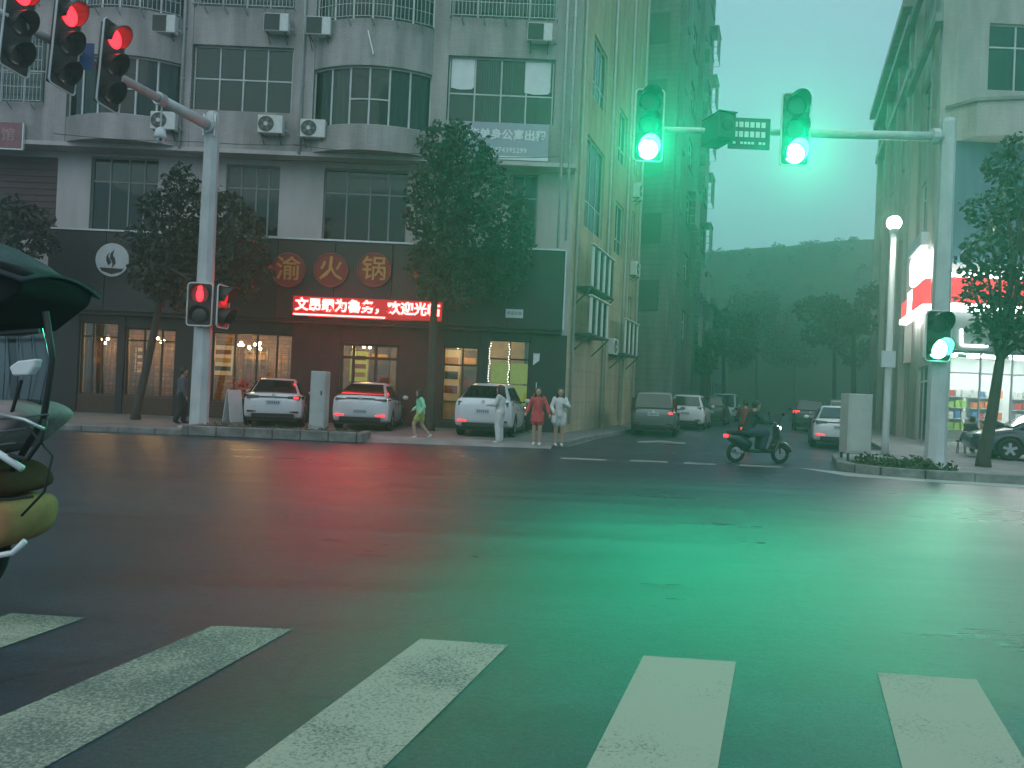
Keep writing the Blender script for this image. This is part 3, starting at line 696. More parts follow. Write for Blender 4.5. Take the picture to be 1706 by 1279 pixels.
# shelves with goods
goods = [('green', (0.35,0.6,0.08)), ('orange', (0.8,0.2,0.04)), ('white', (0.7,0.7,0.68)), ('yellow', (0.7,0.55,0.08)), ('red', (0.6,0.05,0.04)), ('blue', (0.08,0.2,0.45))]
gm = {n: pmat('packet_' + n, c, 0.5, var=0.2, scale=8) for n, c in goods}
for si, (sx, sy) in enumerate(((18.0,31.4),(19.6,31.6),(21.3,31.4))):
    s_ = thing('shelf_unit', ['white store shelf unit with green packets nearest the signal mast', 'middle white store shelf unit with orange packets', 'rightmost white store shelf unit behind the tree trunk'][si], 'shelf', loc=(sx, sy, 0.17))
    for z in (0.1,0.55,1.0,1.45,1.9): MB().box(-0.7,0.7,0,0.4,z,z+0.03).build('shelf', m_white, s_)
    for x in (-0.7,0.66): MB().box(x-0.001,x+0.041,0.401,0.44,0,2.2).build('upright', m_alu, s_)
    MB().box(-0.66,0.66,0.41,0.43,0.05,2.2).build('back_panel', m_white, s_)
    for zi, z in enumerate((0.55,1.0,1.45,1.9)):
        for k in range(5):
            nme = ['white', ['green','orange','yellow'][si], ['green','orange','red'][si], ['white','blue','red'][(k+zi)%3]][(zi*2+k//2+si) % 4]
            p = MB().box(0,0.2,0,0.16,0,random.uniform(0.22,0.32)).build('packet', gm[nme], None, bevel=0.01)
            p.location = (sx-0.62+k*0.26, sy+0.06, 0.17+z+0.031)
            tag(p, f"{nme} packet, {['first','second','third','fourth','fifth'][k]} from the left on the {['lowest','second','third','top'][zi]} shelf of the {['left','middle','right'][si]} store shelf unit", 'packet', 'packets on the store shelves')
# red illuminated store sign with white edges
m_signred = emat('sign_red', (1.0,0.03,0.045), 1.6); m_signwhite = emat('sign_white', (0.95,1.0,1.0), 10.0)
zt, zbm = P(1640,464,28.6).z, P(1640,508,28.6).z
ss = thing('store_sign', 'long red lit sign band with white edges over the store window', 'sign', loc=(20, 28.6, 5.5))
MB().box(16.15,26,28.45,28.74,zbm,zt).build('red_panel', m_signred, ss, world=True)
MB().box(16.12,26,28.4,28.74,zt+0.001,zt+0.16).build('light_strip', m_signwhite, ss, world=True)
MB().box(16.12,26,28.4,28.74,zbm-0.26,zbm-0.001).build('light_strip', m_signwhite, ss, world=True)
nl = thing('neon_outline', 'white L shaped neon line above the store window', 'neon light', loc=(17.4,28.7,4.4))
q0, q1, q2 = P(1602,548,28.7), P(1602,575,28.7), P(1645,577,28.7)
MB().tube([q0,q1],0.04,8).build('tube', m_signwhite, nl, world=True, smooth=True)
MB().tube([q1+Vector((0.05,0,0)),q2],0.04,8).build('tube', m_signwhite, nl, world=True, smooth=True)
# corner light box on the street face: red sign returning along the street, white round box above
cs = thing('corner_sign', 'red and white lit sign with a white light box turning the store corner', 'sign', loc=(16,29,5))
def onwall(t, off, z): 
    p = RC + SD*t - SN*off; return Vector((p.x, p.y, z))
def wallbox(mb, t0, t1, o0, o1, z0, z1):
    vs = [onwall(t,o_,z) for z in (z0,z1) for (t,o_) in ((t0,o0),(t1,o0),(t1,o1),(t0,o1))]
    return mb.add(vs, [(0,1,2,3),(7,6,5,4),(0,4,5,1),(1,5,6,2),(2,6,7,3),(3,7,4,0)])
zc0, zc1 = zbm+0.0, zt
wallbox(MB(), 0.0, 3.0, 0.32, 0.55, zc0, zc1).build('red_panel', m_signred, cs, world=True)
wallbox(MB(), 3.01, 4.2, 0.32, 0.55, zc0, zc1).build('white_panel', m_signwhite, cs, world=True)
wallbox(MB(), 4.21, 6.0, 0.32, 0.55, zc0, zc1-0.25).build('red_panel', m_signred, cs, world=True)
wallbox(MB(), -0.1, 6.1, 0.30, 0.6, zc0-0.2, zc0-0.001).build('light_strip', m_signwhite, cs, world=True)
wallbox(MB(), 0.8, 3.6, 0.32, 0.6, zc1+0.15, zc1+1.35).build('light_box', m_signwhite, cs, world=True, bevel=0.2, seg=3)
wallbox(MB(), 0.7, 3.7, 0.305, 0.66, zc1+1.4, zc1+1.95).build('light_box_hood', m_alu, cs, world=True, bevel=0.05)
fr_ = RC + SD*8.0 + SD*15
b4, M4 = grid_building('rear_building', 'shadowed stepped building behind the corner store on the side street', (fr_.x, fr_.y), SROT+math.pi, 15, 10, 21.5, m_tile_right_s, 3, 5, 3.0, 3.6, (1.6,1.8), roofmat=m_tile_right_s)
for z, d in ((20.6,0.8),(19.8,0.55),(17.6,0.35)):
    MB().box(-0.3,15.3,-d,-0.003,z,z+0.4).xf(M4).build('cornice', m_tile_right_s, b4, world=True)
for x in (0.5,5,10,14): MB().box(x,x+0.6,-0.3,-0.004,0,19.7).xf(M4).build('pilaster', m_tile_right_s, b4, world=True)

# far wooded hill closing the side street
hv = []; hf = []; nx, ny = 60, 24
for j in range(ny+1):
    for i in range(nx+1):
        x = -40 + 200*i/nx; y = 96 + 90*j/ny
        e = math.exp(-((x-70)/130)**2); up = min(1, j/5)**0.7
        z = 27.5*e*up*(0.98+0.02*math.sin(x*0.11+1.3)) + 0.25*math.sin(x*0.5)*math.cos(y*0.4)*up - 0.5
        hv.append((x,y,z))
for j in range(ny):
    for i in range(nx):
        a = j*(nx+1)+i; hf.append((a,a+1,a+nx+2,a+nx+1))
struct(MB().add(hv,hf).build('hill', pmat('hill_wood', (0.028,0.042,0.024), 0.9, var=0.6, scale=0.35, bump=1.0, bscale=0.8), smooth=True))

# ================================================================== TREES
def leaf_mesh(name, clumps, per, size, mat, parent, seed, world=True):
    rng = np.random.default_rng(seed); vs = []
    for (c, r) in clumps:
        n = int(per * r**2)
        d = rng.normal(size=(n,3)); d /= np.linalg.norm(d,axis=1)[:,None]
        rad = r*rng.uniform(0.35,1.0,size=(n,1))**0.6
        pts = np.array(c) + d*rad*np.array([1,1,0.85]) + rng.normal(size=(n,3))*0.06
        a = rng.normal(size=(n,3)); a /= np.linalg.norm(a,axis=1)[:,None]
        b = np.cross(a, rng.normal(size=(n,3))); b /= np.linalg.norm(b,axis=1)[:,None]
        s = size*rng.uniform(0.6,1.35,size=(n,1))
        vs.append(np.stack([pts-a*s*0.5, pts+b*s*0.26-a*s*0.05, pts+a*s*0.5, pts-b*s*0.26-a*s*0.05],axis=1))
    v = np.concatenate(vs).reshape(-1,3); n = len(v)//4
    me = bpy.data.meshes.new(name)
    me.vertices.add(len(v)); me.vertices.foreach_set('co', v.ravel())
    me.loops.add(len(v)); me.loops.foreach_set('vertex_index', np.arange(len(v)))
    me.polygons.add(n); me.polygons.foreach_set('loop_start', np.arange(0,len(v),4)); me.polygons.foreach_set('loop_total', np.full(n,4))
    me.update(calc_edges=True); me.materials.append(mat)
    o = bpy.data.objects.new(name, me); C.objects.link(o); o.parent = parent; o['kind'] = 'stuff'
    if world: o.matrix_parent_inverse = parent.matrix_basis.inverted()
    return o
def tree(label, base, clumps, trunk_top, r0, mat, seed, per=900, size=0.19, group=None, lean=None):
    t = thing('street_tree', label, 'tree', group, loc=tuple(base))
    rng = random.Random(seed); base = Vector(base); top = Vector(trunk_top)
    mid = base.lerp(top, 0.5) + Vector((rng.uniform(-.12,.12), rng.uniform(-.12,.12), 0))
    MB().tube([base-Vector((0,0,0.1)), base+Vector((0,0,0.25)), base.lerp(mid,0.6), mid, mid.lerp(top,0.5), top], [r0*1.35, r0*1.05, r0*0.92, r0*0.85, r0*0.75, r0*0.55], 10).build('trunk', m_bark, t, world=True, smooth=True)
    for (c, r) in clumps:
        s = mid.lerp(top, rng.uniform(0.5,1.0)); c = Vector(c)
        m_ = s.lerp(c, 0.5) + Vector((rng.uniform(-.2,.2),rng.uniform(-.2,.2),0.15))
        MB().tube([s, m_, c], [r0*0.42, r0*0.26, r0*0.08], 6).build('limb', m_bark, t, world=True, smooth=True)
    leaf_mesh('crown', [(tuple(c), r) for c, r in clumps], per, size, mat, t, seed)
    return t
def pclumps(px, Y, seed, jitter=0.7, s=1.0):
    rng = random.Random(seed); out_ = []
    for (x, y, r) in px:
        p = P(x, y, Y + rng.uniform(-jitter, jitter)); out_.append((p, r*Y/FPX*s))
    return out_
Yt = 25.2
b = Vector((XG(716,Yt,PZ),Yt,PZ))
tree('leafy street tree in front of the banner, its trunk between the two lit shops', b, pclumps([(735,240,42),(775,262,50),(720,300,38),(800,310,55),(745,345,50),(700,365,32),(840,345,42),(790,390,52),(735,410,45),(850,400,38),(800,445,42),(740,460,30),(850,455,30),(700,420,22),(765,215,20),(715,478,24),(775,482,34),(830,480,30),(868,430,24),(690,330,18),(872,372,20),(760,505,18),(690,450,16),(810,262,20)], Yt, 3), P(735,330,Yt), 0.14, m_leaf, 3)
Yt = 24.3
b = Vector((XG(226,Yt,PZ),Yt,PZ))
tree('dark street tree left of the signal mast in front of the round logo', b, pclumps([(300,310,32),(265,345,36),(325,350,42),(380,355,42),(285,400,50),(345,405,50),(405,400,40),(250,440,34),(320,455,44),(385,450,42),(425,430,30),(225,395,22),(270,480,30),(340,488,36),(400,478,30),(440,455,18),(235,465,22),(300,285,16),(355,325,18),(300,505,18),(418,372,18)], Yt, 5), P(285,390,Yt), 0.13, m_leaf, 5)
Yt = 25.0
b = Vector((XG(25,Yt,PZ),Yt,PZ))
tree('dark tree at the left picture edge beside the maroon shutter', b, pclumps([(20,355,36),(60,365,28),(-30,360,44),(30,400,44),(75,405,24),(-20,420,50)], Yt, 7), P(22,380,Yt), 0.13, m_leaf, 7)
Yt = 19.6
b = Vector((XG(1638,Yt,0.15),Yt,0.15))
tree('leaning street tree before the convenience store on the right', b, pclumps([(1672,280,34),(1700,320,44),(1640,350,34),(1690,380,50),(1640,420,40),(1720,440,55),(1660,470,44),(1625,500,28),(1690,520,46),(1650,545,36),(1720,550,46),(1690,240,20),(1760,380,60),(1780,500,60),(1614,455,20)], Yt, 9), P(1672,560,Yt), 0.15, m_leaf2, 9, per=750)
i = 0
for (x, y, r, Y, lb) in [(1205,560,52,62,'bushy tree beyond the pale van on the left of the side street'),(1262,560,60,80,'dark round tree at the far middle of the side street'),(1325,550,62,90,'tall dark tree closing the far end of the side street'),(1390,555,52,58,'tree overhanging the parked cars on the right of the side street'),(1422,520,40,48,'slim tree beside the street lamp on the side street'),(1180,590,34,52,'small tree against the dark tower at street level')]:
    b = Vector((XG(x,Y,0.0),Y,0.0)); rng = random.Random(i+20)
    px = [(x+rng.uniform(-.8,.8)*r, y+rng.uniform(-.9,.7)*r, r*rng.uniform(.35,.6)) for _ in range(11)]
    tree(lb, b, pclumps(px, Y, i, 1.5), P(x, y, Y), 0.17, m_leaf2, 30+i, per=170, size=0.42, group='trees lining the side street'); i += 1
# a far wooded slope above the street trees: leaves on the hill as one mass
rng = random.Random(4); cl = []
for _ in range(420):
    x = rng.uniform(10,80); y = rng.uniform(98,116)
    e = math.exp(-((x-70)/130)**2); up = min(1, (y-96)/90*24/5)**0.7
    cl.append(((x,y,27.5*e*up*(0.98+0.02*math.sin(x*0.11+1.3))-0.5), rng.uniform(0.5,0.85)))
hl = bpy.data.objects.new('hillside_wood', None); C.objects.link(hl)
wood = leaf_mesh('hillside_wood', cl, 110, 0.4, m_leaf2, None, 77, world=False)
bpy.data.objects.remove(hl); tag(wood, 'dark far off woodland covering the hill beyond the street', 'woodland')
# ================================================================== AIR CONDITIONERS
def ac_unit(loc, rotz, label, group, sc_=1.0, louvre=False):
    t = thing('air_conditioner', label, 'air conditioner', group, loc=loc, rotz=rotz)
    w2, h, d = 0.43*sc_, 0.62*sc_, 0.3*sc_
    MB().box(-w2, w2, -d, 0, 0, h).build('casing', m_ac, t, bevel=0.02)
    if louvre:
        g = MB()
        for z in np.linspace(0.06, h-0.08, 9): g.box(-w2*0.92, w2*0.25, -d-0.012, -d+0.002, z, z+0.035)
        g.box(-w2*0.95, w2*0.3, -d-0.004, -d+0.001, 0.03, h-0.03)
        g.build('fan_grille', m_acdark, t)
    else:
        MB().disc((-w2*0.32, -d-0.004, h*0.5), h*0.43, (0,1,0), 0.02, 22).build('fan_recess', m_acdark, t)
        f = MB()
        for k in range(5):
            a = k*2*math.pi/5
            f.bar((-w2*0.32,-d-0.016,h*0.5),(-w2*0.32+math.cos(a)*h*0.36,-d-0.016,h*0.5+math.sin(a)*h*0.36),0.09*sc_,0.006, up=(0,1,0))
        f.build('fan', pmat('fan_grey', (0.12,0.13,0.13), 0.5, var=0.1), t)
        MB().disc((-w2*0.32,-d-0.028,h*0.5), 0.07*sc_, (0,1,0), 0.02, 12).build('fan_hub', m_ac, t)
    for s_ in (-0.7, 0.7):
        MB().bar((s_*w2,0.25,-0.02),(s_*w2,-d*0.9,-0.02),0.035).bar((s_*w2,0.2,-0.34),(s_*w2,-d*0.8,-0.03),0.025).build('bracket', m_acdark, t)
    MB().tube([(w2+0.001,-d*0.4,h*0.3),(w2+0.1,-d*0.3,h*0.25),(w2+0.12,0.1,h*0.1),(w2+0.1,0.25,h*0.5)],0.02,6).build('hose', m_wframe, t, smooth=True)
    return t
G_AC = 'air conditioners on the apartment front'
for (x, y, lv, lb) in [(270,53,True,'white air conditioner on the upper spandrel of the left curved bay'),(270,215,False,'white air conditioner with round fan beneath the left curved window, above the dome camera'),(459,51,True,'white air conditioner high beside the pier between flat and curved bays'),(449,221,False,'white air conditioner under the flat middle window'),(531,60,True,'tilted air conditioner at the upper left of the middle curved bay'),(520,228,False,'air conditioner under the left end of the middle curved window'),(899,67,True,'air conditioner above the window with white papers')]:
    yy = YU - 0.12
    p = P(x, y, yy-0.3); ac_unit((p.x, yy if x not in (531,) else yy-0.15, p.z), 0, lb, G_AC, louvre=lv)
# units and louvre screens on the beige side wall
def sidepos(t, off, z):
    p = cor + SD*t + SN*off; return (p.x, p.y, z)
for k, (t, z, lb) in enumerate([(6.6,3.3,'air conditioner at the end of the louvre screen low on the beige side wall'),(11.0,7.4,'small air conditioner far along the beige side wall near the tower'),(10.9,11.2,'highest air conditioner on the beige side wall')]):
    ac_unit(sidepos(t,0.05,z), SROT, lb, 'air conditioners on the side wall', 1.1)
def louvre_screen(t0, t1, z0, z1, label):
    s_ = thing('louvre_screen', label, 'screen', 'vertical louvre screens on the side wall', loc=sidepos((t0+t1)/2, 0.3, z0), rotz=SROT)
    L = t1-t0
    n = max(3, int(L/0.42))
    for i in range(n):
        x = -L/2 + L*(i+0.5)/n
        MB().box(x-0.13, x+0.13, -0.36, -0.31, 0.03, z1-z0-0.03).build('slat', m_ac if i % 2 == 0 else m_glass_win, s_)
    MB().box(-L/2, L/2, -0.4, 0.28, -0.06, 0.0).build('shelf', m_acdark, s_)
    MB().box(-L/2, L/2, -0.42, -0.28, z1-z0, z1-z0+0.05).build('top_rail', m_ac, s_)
    MB().bar((-L/2+0.05,0.28,-0.7),(-L/2+0.05,-0.38,-0.06),0.05).build('bracket', m_acdark, s_)
    MB().bar((L/2-0.05,0.28,-0.7),(L/2-0.05,-0.38,-0.06),0.05).build('bracket', m_acdark, s_)
louvre_screen(0.5, 4.2, 5.45, 6.95, 'upper louvre screen on the beige side wall next to the black fascia')
louvre_screen(0.5, 3.6, 3.75, 5.1, 'lower louvre screen on the beige side wall next to the black fascia')
louvre_screen(6.9, 10.2, 3.4, 4.9, 'louvre screen further back along the beige side wall')

# ================================================================== SIGNS ON THE FRONT
yb = YU-0.06
x0, x1, z0, z1 = pr(757,204,914,266,yb)
bn = thing('rental_banner', 'pale grey letting banner with white characters below the papered window', 'banner', loc=((x0+x1)/2, yb, z0))
MB().box(x0,x1,yb,yb+0.03,z0,z1).build('sheet', pmat('banner_sheet', (0.33,0.36,0.43), 0.6, var=0.1), bn, world=True)
text_mesh('新华单身公寓出租', (x1-x0)/8.4, 'lettering', m_paper, bn, Matrix.Translation(((x0+x1)/2, yb-0.004, z0+(z1-z0)*0.66)) @ FRONT, 0.004, bold=0.012)
text_mesh('13874395299', (x1-x0)/13, 'lettering', m_paper, bn, Matrix.Translation(((x0+x1)/2+0.2, yb-0.004, z0+(z1-z0)*0.26)) @ FRONT, 0.004, bold=0.004)
MB().box(x0,x1,yb-0.004,yb-0.001,z0+0.02,z0+0.14).build('stripe', m_paper, bn, world=True)
x0, x1, z0, z1 = pr(-60,203,38,246,YU-0.1)
ps = thing('pink_sign', 'faded pink sign board with white rim at the left picture edge', 'sign', loc=((x0+x1)/2, YU-0.1, z0))
MB().box(x0,x1,YU-0.12,YU-0.06,z0,z1).build('board', pmat('pink_board', (0.25,0.10,0.12), 0.6, var=0.3), ps, world=True)
MB().box(x0,x1+0.03,YU-0.14,YU-0.05,z0-0.04,z0-0.001).box(x1+0.001,x1+0.04,YU-0.14,YU-0.05,z0,z1).build('rim', m_paper, ps, world=True)
m_fl = pmat('faded_letter',(0.4,0.28,0.27),0.7)
for dx_, ch in ((-1.0,'旅'),(-0.5,'馆')): text_mesh(ch, 0.5, 'letter', m_fl, ps, Matrix.Translation((x1+dx_, YU-0.124, (z0+z1)/2)) @ FRONT, 0.003)['kind'] = 'stuff'
c = P(188,433,YU-0.02)
lg = thing('round_logo', 'round pale shop logo with a dark flame on the black fascia', 'sign', loc=(c.x, YU, c.z))
MB().disc((c.x,YU-0.04,c.z),0.58,(0,1,0),0.06,40).build('disc', pmat('logo_pale',(0.52,0.55,0.56),0.5,var=0.1), lg, world=True)
fl = MB()
for (pts) in ([(0.0,-0.28),(0.13,-0.12),(0.10,0.05),(0.02,0.16),(0.07,0.36),(-0.06,0.22),(-0.08,0.06),(0.0,-0.06),(0.02,-0.16)], [(-0.12,-0.2),(-0.02,-0.1),(-0.08,0.02),(-0.14,0.12),(-0.1,0.26),(-0.2,0.12),(-0.2,-0.04)], [(-0.42,-0.28),(0.42,-0.30),(0.34,-0.40),(0,-0.5),(-0.34,-0.4)]):
    n = len(pts); fl.add([(c.x+p[0], YU-0.078, c.z+p[1]) for p in pts] + [(c.x+p[0], YU-0.071, c.z+p[1]) for p in pts], [tuple(range(n)), tuple(range(2*n-1,n-1,-1))] + [(i,i+n,(i+1)%n+n,(i+1)%n) for i in range(n)])
fl.build('flame', m_black, lg, world=True)
m_gold = pmat('gold_letter', (0.34,0.19,0.05), 0.4, 0.3, var=0.1, emit=(1.0,0.45,0.08), estr=0.05); m_reddisc = pmat('red_disc', (0.17,0.014,0.014), 0.5, var=0.15, emit=(1,0.02,0.02), estr=0.015)
for (x, ch, lb) in [(481,'渝','round red sign disc with a gold character, leftmost of three over the entrance'),(552,'火','round red sign disc with a gold fire character, middle of three'),(624,'锅','round red sign disc with a gold character, right of three, beside the tree')]:
    c = P(x, 450, YU-0.05)
    d = thing('character_disc', lb, 'sign', 'red character discs on the fascia', loc=(c.x, YU, c.z))
    MB().disc((c.x,YU-0.05,c.z),0.55,(0,1,0),0.08,36).build('disc', m_reddisc, d, world=True)
    rg = MB(); 
    ring = [(c.x+math.cos(a)*0.58, YU-0.09, c.z+math.sin(a)*0.58) for a in np.linspace(0,2*math.pi,37)]
    rg.tube(ring,0.025,6,cap=False).build('rim', pmat('ring_metal',(0.28,0.08,0.07),0.3,0.7), d, world=True, smooth=True)
    text_mesh(ch, 0.88, 'character', m_gold, d, Matrix.Translation((c.x, YU-0.10, c.z)) @ FRONT, 0.015, bold=0.008)
x0, x1, z0, z1 = pr(488,497,738,531,YU-0.15)
ls = thing('led_sign', 'glowing red LED strip sign with scrolling characters over the hotpot entrance', 'sign', loc=((x0+x1)/2, YU, z0))
MB().box(x0,x1,YU-0.22,YU-0.003,z0,z1).build('housing', m_blackm, ls, world=True)
m_led = emat('led_red', (1.0,0.045,0.04), 27.0)
text_mesh('文昂霸为鲁务，欢迎光临', (x1-x0)/11.4, 'lettering', m_led, ls, Matrix.Translation(((x0+x1)/2, YU-0.226, (z0+z1)/2+0.02)) @ FRONT, 0.003, bold=0.016)
MB().box(x0+0.02,x1-0.02,YU-0.2235,YU-0.2205,z0+0.02,z1-0.02).build('led_board', emat('led_board',(1.0,0.012,0.02),0.42), ls, world=True)
MB().box(x0+0.04,x0+(x1-x0)*0.62,YU-0.226,YU-0.221,z0+0.03,z0+0.085).build('light_line', m_led, ls, world=True)
light('led_glow','AREA',((x0+x1)/2-0.3, YU-0.12, z0-0.01), 16, (1.0,0.04,0.05)).rotation_euler = (R(-28),0,0)
gl_ = bpy.data.objects['led_glow']; gl_.data.shape = 'RECTANGLE'; gl_.data.size = 3.6; gl_.data.size_y = 0.12
c = P(772,470,YU-0.02)
ph = thing('phone_number', 'small white phone number 4395299 on the black fascia behind the tree', 'sign', loc=(c.x,YU,c.z))
text_mesh('4395299', 0.34, 'lettering', m_paper, ph, Matrix.Translation((c.x, YU-0.006, c.z)) @ FRONT, 0.004)
c = P(857,522,YU-0.2)
wp = thing('white_plate', 'small white plate sign hung above the string light window', 'sign', loc=(c.x,YU-0.2,c.z))
MB().box(c.x-0.3,c.x+0.3,YU-0.2,YU-0.16,c.z-0.15,c.z+0.15).build('plate', m_paper, wp, world=True)
text_mesh('欢迎光临', 0.13, 'lettering', m_acdark, wp, Matrix.Translation((c.x, YU-0.204, c.z)) @ FRONT, 0.002)
# broken metal sign strip on the middle curved bay
p = P(618,72,YU-0.75)
bs = MB().bar((p.x-0.1,p.y,p.z+0.42),(p.x+0.13,p.y-0.05,p.z-0.4),0.1,0.04).build('loose_strip', m_alu, None)
tag(bs, 'loose metal strip hanging on the middle curved bay', 'metal strip')

# ================================================================== INTERIOR LIGHTS AND FITTINGS
m_bulb = emat('bulb_warm', (1.0,0.72,0.35), 30.0)
def pendant(x, y, Y, label, energy=0, n=5, spread=0.35):
    p = P(x, y, Y)
    t = thing('pendant_lamp', label, 'lamp', 'warm pendant lamps in the restaurant', loc=tuple(p))
    rng = random.Random(int(x))
    for i in range(n):
        a = 2*math.pi*i/n; q = (math.cos(a)*spread*(0.5+0.5*rng.random()), math.sin(a)*spread*0.5, rng.uniform(-0.15,0.1))
        b_ = MB().ball(q,0.055,10,7).build('bulb', m_bulb, t, smooth=True)
    MB().tube([(0,0,0.12),(0,0,max(0.2,3.5-p.z))],0.012,6).build('cord', m_blackm, t)
    if energy: light('pendant_glow','POINT',(0,0,-0.3),energy,(1.0,0.5,0.15),t,shadow_soft_size=0.3)
    return t
pendant(418,575,YW+1.6,'cluster of warm bulbs in the restaurant window above the parked car',120,9,0.55)
pendant(262,566,YW+1.5,'warm bulb cluster in the narrow window left of the signal mast',65,5)
pendant(176,566,YW+1.6,'warm pendant lamp in the leftmost restaurant window',65,3,0.15)
pendant(610,575,YW+1.6,'dim warm lamp inside the hotpot entrance doors',45,3,0.2)
pendant(770,572,YW+1.2,'warm lamp in the shop window behind the white hatchback',50,4,0.25)
pendant(848,560,YW+1.4,'hanging lamp in the window with the yellow green blinds',25,2,0.1)
# wooden lattice screens behind the restaurant windows
for (x, w_, lb) in [(160,0.7,'wooden lattice screen in the leftmost restaurant window'),(250,0.9,'wooden lattice screen in the restaurant window beside the mast'),(440,1.1,'wooden lattice screen behind the parked sedan window')]:
    xx = P(x,620,YW+1.9).x
    s_ = thing('lattice_screen', lb, 'screen', loc=(xx, YW+2.2, PZ+0.03))
    l_ = MB()
    for i in range(9): l_.box(-w_+2*w_*i/8-0.015, -w_+2*w_*i/8+0.015, -0.02, 0.02, 0.4, 2.6)
    for i in range(10): l_.box(-w_,w_,-0.024,0.016,0.45+i*0.22,0.48+i*0.22)
    l_.build('lattice', m_wood, s_)
    MB().box(-w_-0.05,w_+0.05,-0.04,0.04,0,0.399).build('base', m_wood, s_)
m_blind = pmat('blind', (0.42,0.5,0.06), 0.8, var=0.2, scale=6, emit=(0.5,0.6,0.06), estr=0.28)
# yellow green blinds with string lights
a, b, z0, z1 = shop['B2']
bd = thing('window_blind', 'yellow green blinds glowing in the shop window behind the white hatchback', 'blind', loc=((a+b)/2, YW+0.35, z0))
m_blind = pmat('blind', (0.42,0.5,0.06), 0.8, var=0.2, scale=6, emit=(0.5,0.6,0.06), estr=0.28)
for i in range(2):
    for j in range(2):
        xa = a+0.12+(b-a-0.1)*i*0.5; zz = z0+0.1+j*0.8
        MB().box(xa, xa+(b-a)*0.42, YW+0.32, YW+0.34, zz, zz+0.74).build('panel', m_blind, bd, world=True)
m_fairy = emat('fairy_light', (0.95,1.0,0.85), 5.0)
fl = thing('string_lights', 'strings of small white bulbs framing the blinds in the shop window', 'string lights', loc=((a+b)/2, YW, z0))
for (xx, zz0, zz1, n) in ((a+0.06,z0+0.05,z1-0.15,26),((a+b)/2,z0+0.05,z1-0.15,26)):
    m_ = MB()
    for i in range(n): m_.ball((xx+random.uniform(-.03,.03), YW+0.02, zz0+(zz1-zz0)*i/(n-1)), 0.016, 6, 4)
    m_.build('bulb_string', m_fairy, fl, world=True, kind='stuff')
m_ = MB()
for i in range(22): m_.ball((a+0.1+(b-a-0.2)*i/21, YW+0.02, z0+0.06+random.uniform(-.02,.02)), 0.016, 6, 4)
m_.build('bulb_string', m_fairy, fl, world=True, kind='stuff')
for (x, y, w_, h_, Y, mt, nm, lb) in [(425,610,0.5,0.7,YW+3.36,m_wood,'wall_cabinet','dark cabinet on the back wall of the bright restaurant window'),(372,600,0.4,0.6,YW+3.36,m_paper,'wall_poster','pale poster on the restaurant back wall beside the mast'),
        (598,610,0.35,0.6,YW+2.96,m_blind,'wall_poster','yellow poster inside the hotpot entrance'),(632,612,0.4,0.75,YW+2.96,m_wood,'wall_cabinet','dark cabinet inside the hotpot entrance'),
        (752,625,0.32,1.0,YW+2.56,m_paper,'fridge_cabinet','white fridge in the shop window behind the white hatchback'),(782,620,0.3,0.8,YW+2.56,m_wood,'wall_cabinet','dark rack in the shop window behind the white hatchback'),
        (165,600,0.25,0.8,YW+3.36,m_redwall,'wall_poster','red poster in the leftmost restaurant window'),(238,600,0.3,0.5,YW+3.36,m_paper,'wall_poster','row of pale cards in the window left of the mast')]:
    p = P(x, y, Y); t_ = thing(nm, lb, nm.split('_')[1], loc=tuple(p))
    MB().box(-w_,w_,-0.03,0.03,-h_,h_).build('board', mt, t_, bevel=0.01)
    MB().box(-w_-0.04,w_+0.04,-0.02,0.035,h_+0.001,h_+0.05).build('top_trim', m_wood, t_)
    for k in range(3): MB().box(-w_*0.8,w_*0.8,-0.04,-0.031,-h_*0.7+k*h_*0.55,-h_*0.7+k*h_*0.55+h_*0.3).build('inset', [m_blackm,m_gold,m_reddisc][(k+int(x))%3], t_)
# flower basket and A-board before the restaurant
p = Vector((XG(400,26.3,PZ),26.3,PZ))
fb = thing('flower_basket', 'basket of red flowers on a dark stand before the restaurant window', 'flowers', loc=tuple(p))
MB().tube([(0,0,0),(0,0,0.75)],[0.28,0.33],12).build('stand', m_blackm, fb)
leaf_mesh('blossoms', [((p.x-0.15,p.y,p.z+1.1),0.32),((p.x+0.3,p.y,p.z+1.05),0.3),((p.x+0.05,p.y,p.z+1.3),0.25)], 900, 0.11, pmat('petal',(0.6,0.05,0.03),0.6,var=0.3), fb, 12)
p = Vector((XG(388,25.6,PZ),25.6,PZ))
ab = thing('sandwich_board', 'white folding sandwich board on the pavement beside the first white sedan', 'sign board', loc=tuple(p), rotz=R(55))
MB().add([(-0.25,-0.22,0),(0.25,-0.22,0),(0.25,-0.02,1.05),(-0.25,-0.02,1.05),(-0.25,-0.19,0),(0.25,-0.19,0),(0.25,0.01,1.05),(-0.25,0.01,1.05)],[(0,1,2,3),(7,6,5,4),(0,4,5,1),(1,5,6,2),(2,6,7,3),(3,7,4,0)]).build('front_panel', m_paper, ab)
MB().add([(-0.25,0.24,0),(0.25,0.24,0),(0.25,0.05,1.05),(-0.25,0.05,1.05),(-0.25,0.21,0),(0.25,0.21,0),(0.25,0.02,1.05),(-0.25,0.02,1.05)],[(3,2,1,0),(4,5,6,7),(1,5,4,0),(2,6,5,1),(3,7,6,2),(0,4,7,3)]).build('back_panel', m_paper, ab)
for x in (-0.2,0.2): MB().box(x-0.02,x+0.02,-0.02,0.05,1.051,1.08).build('hinge', m_alu, ab)
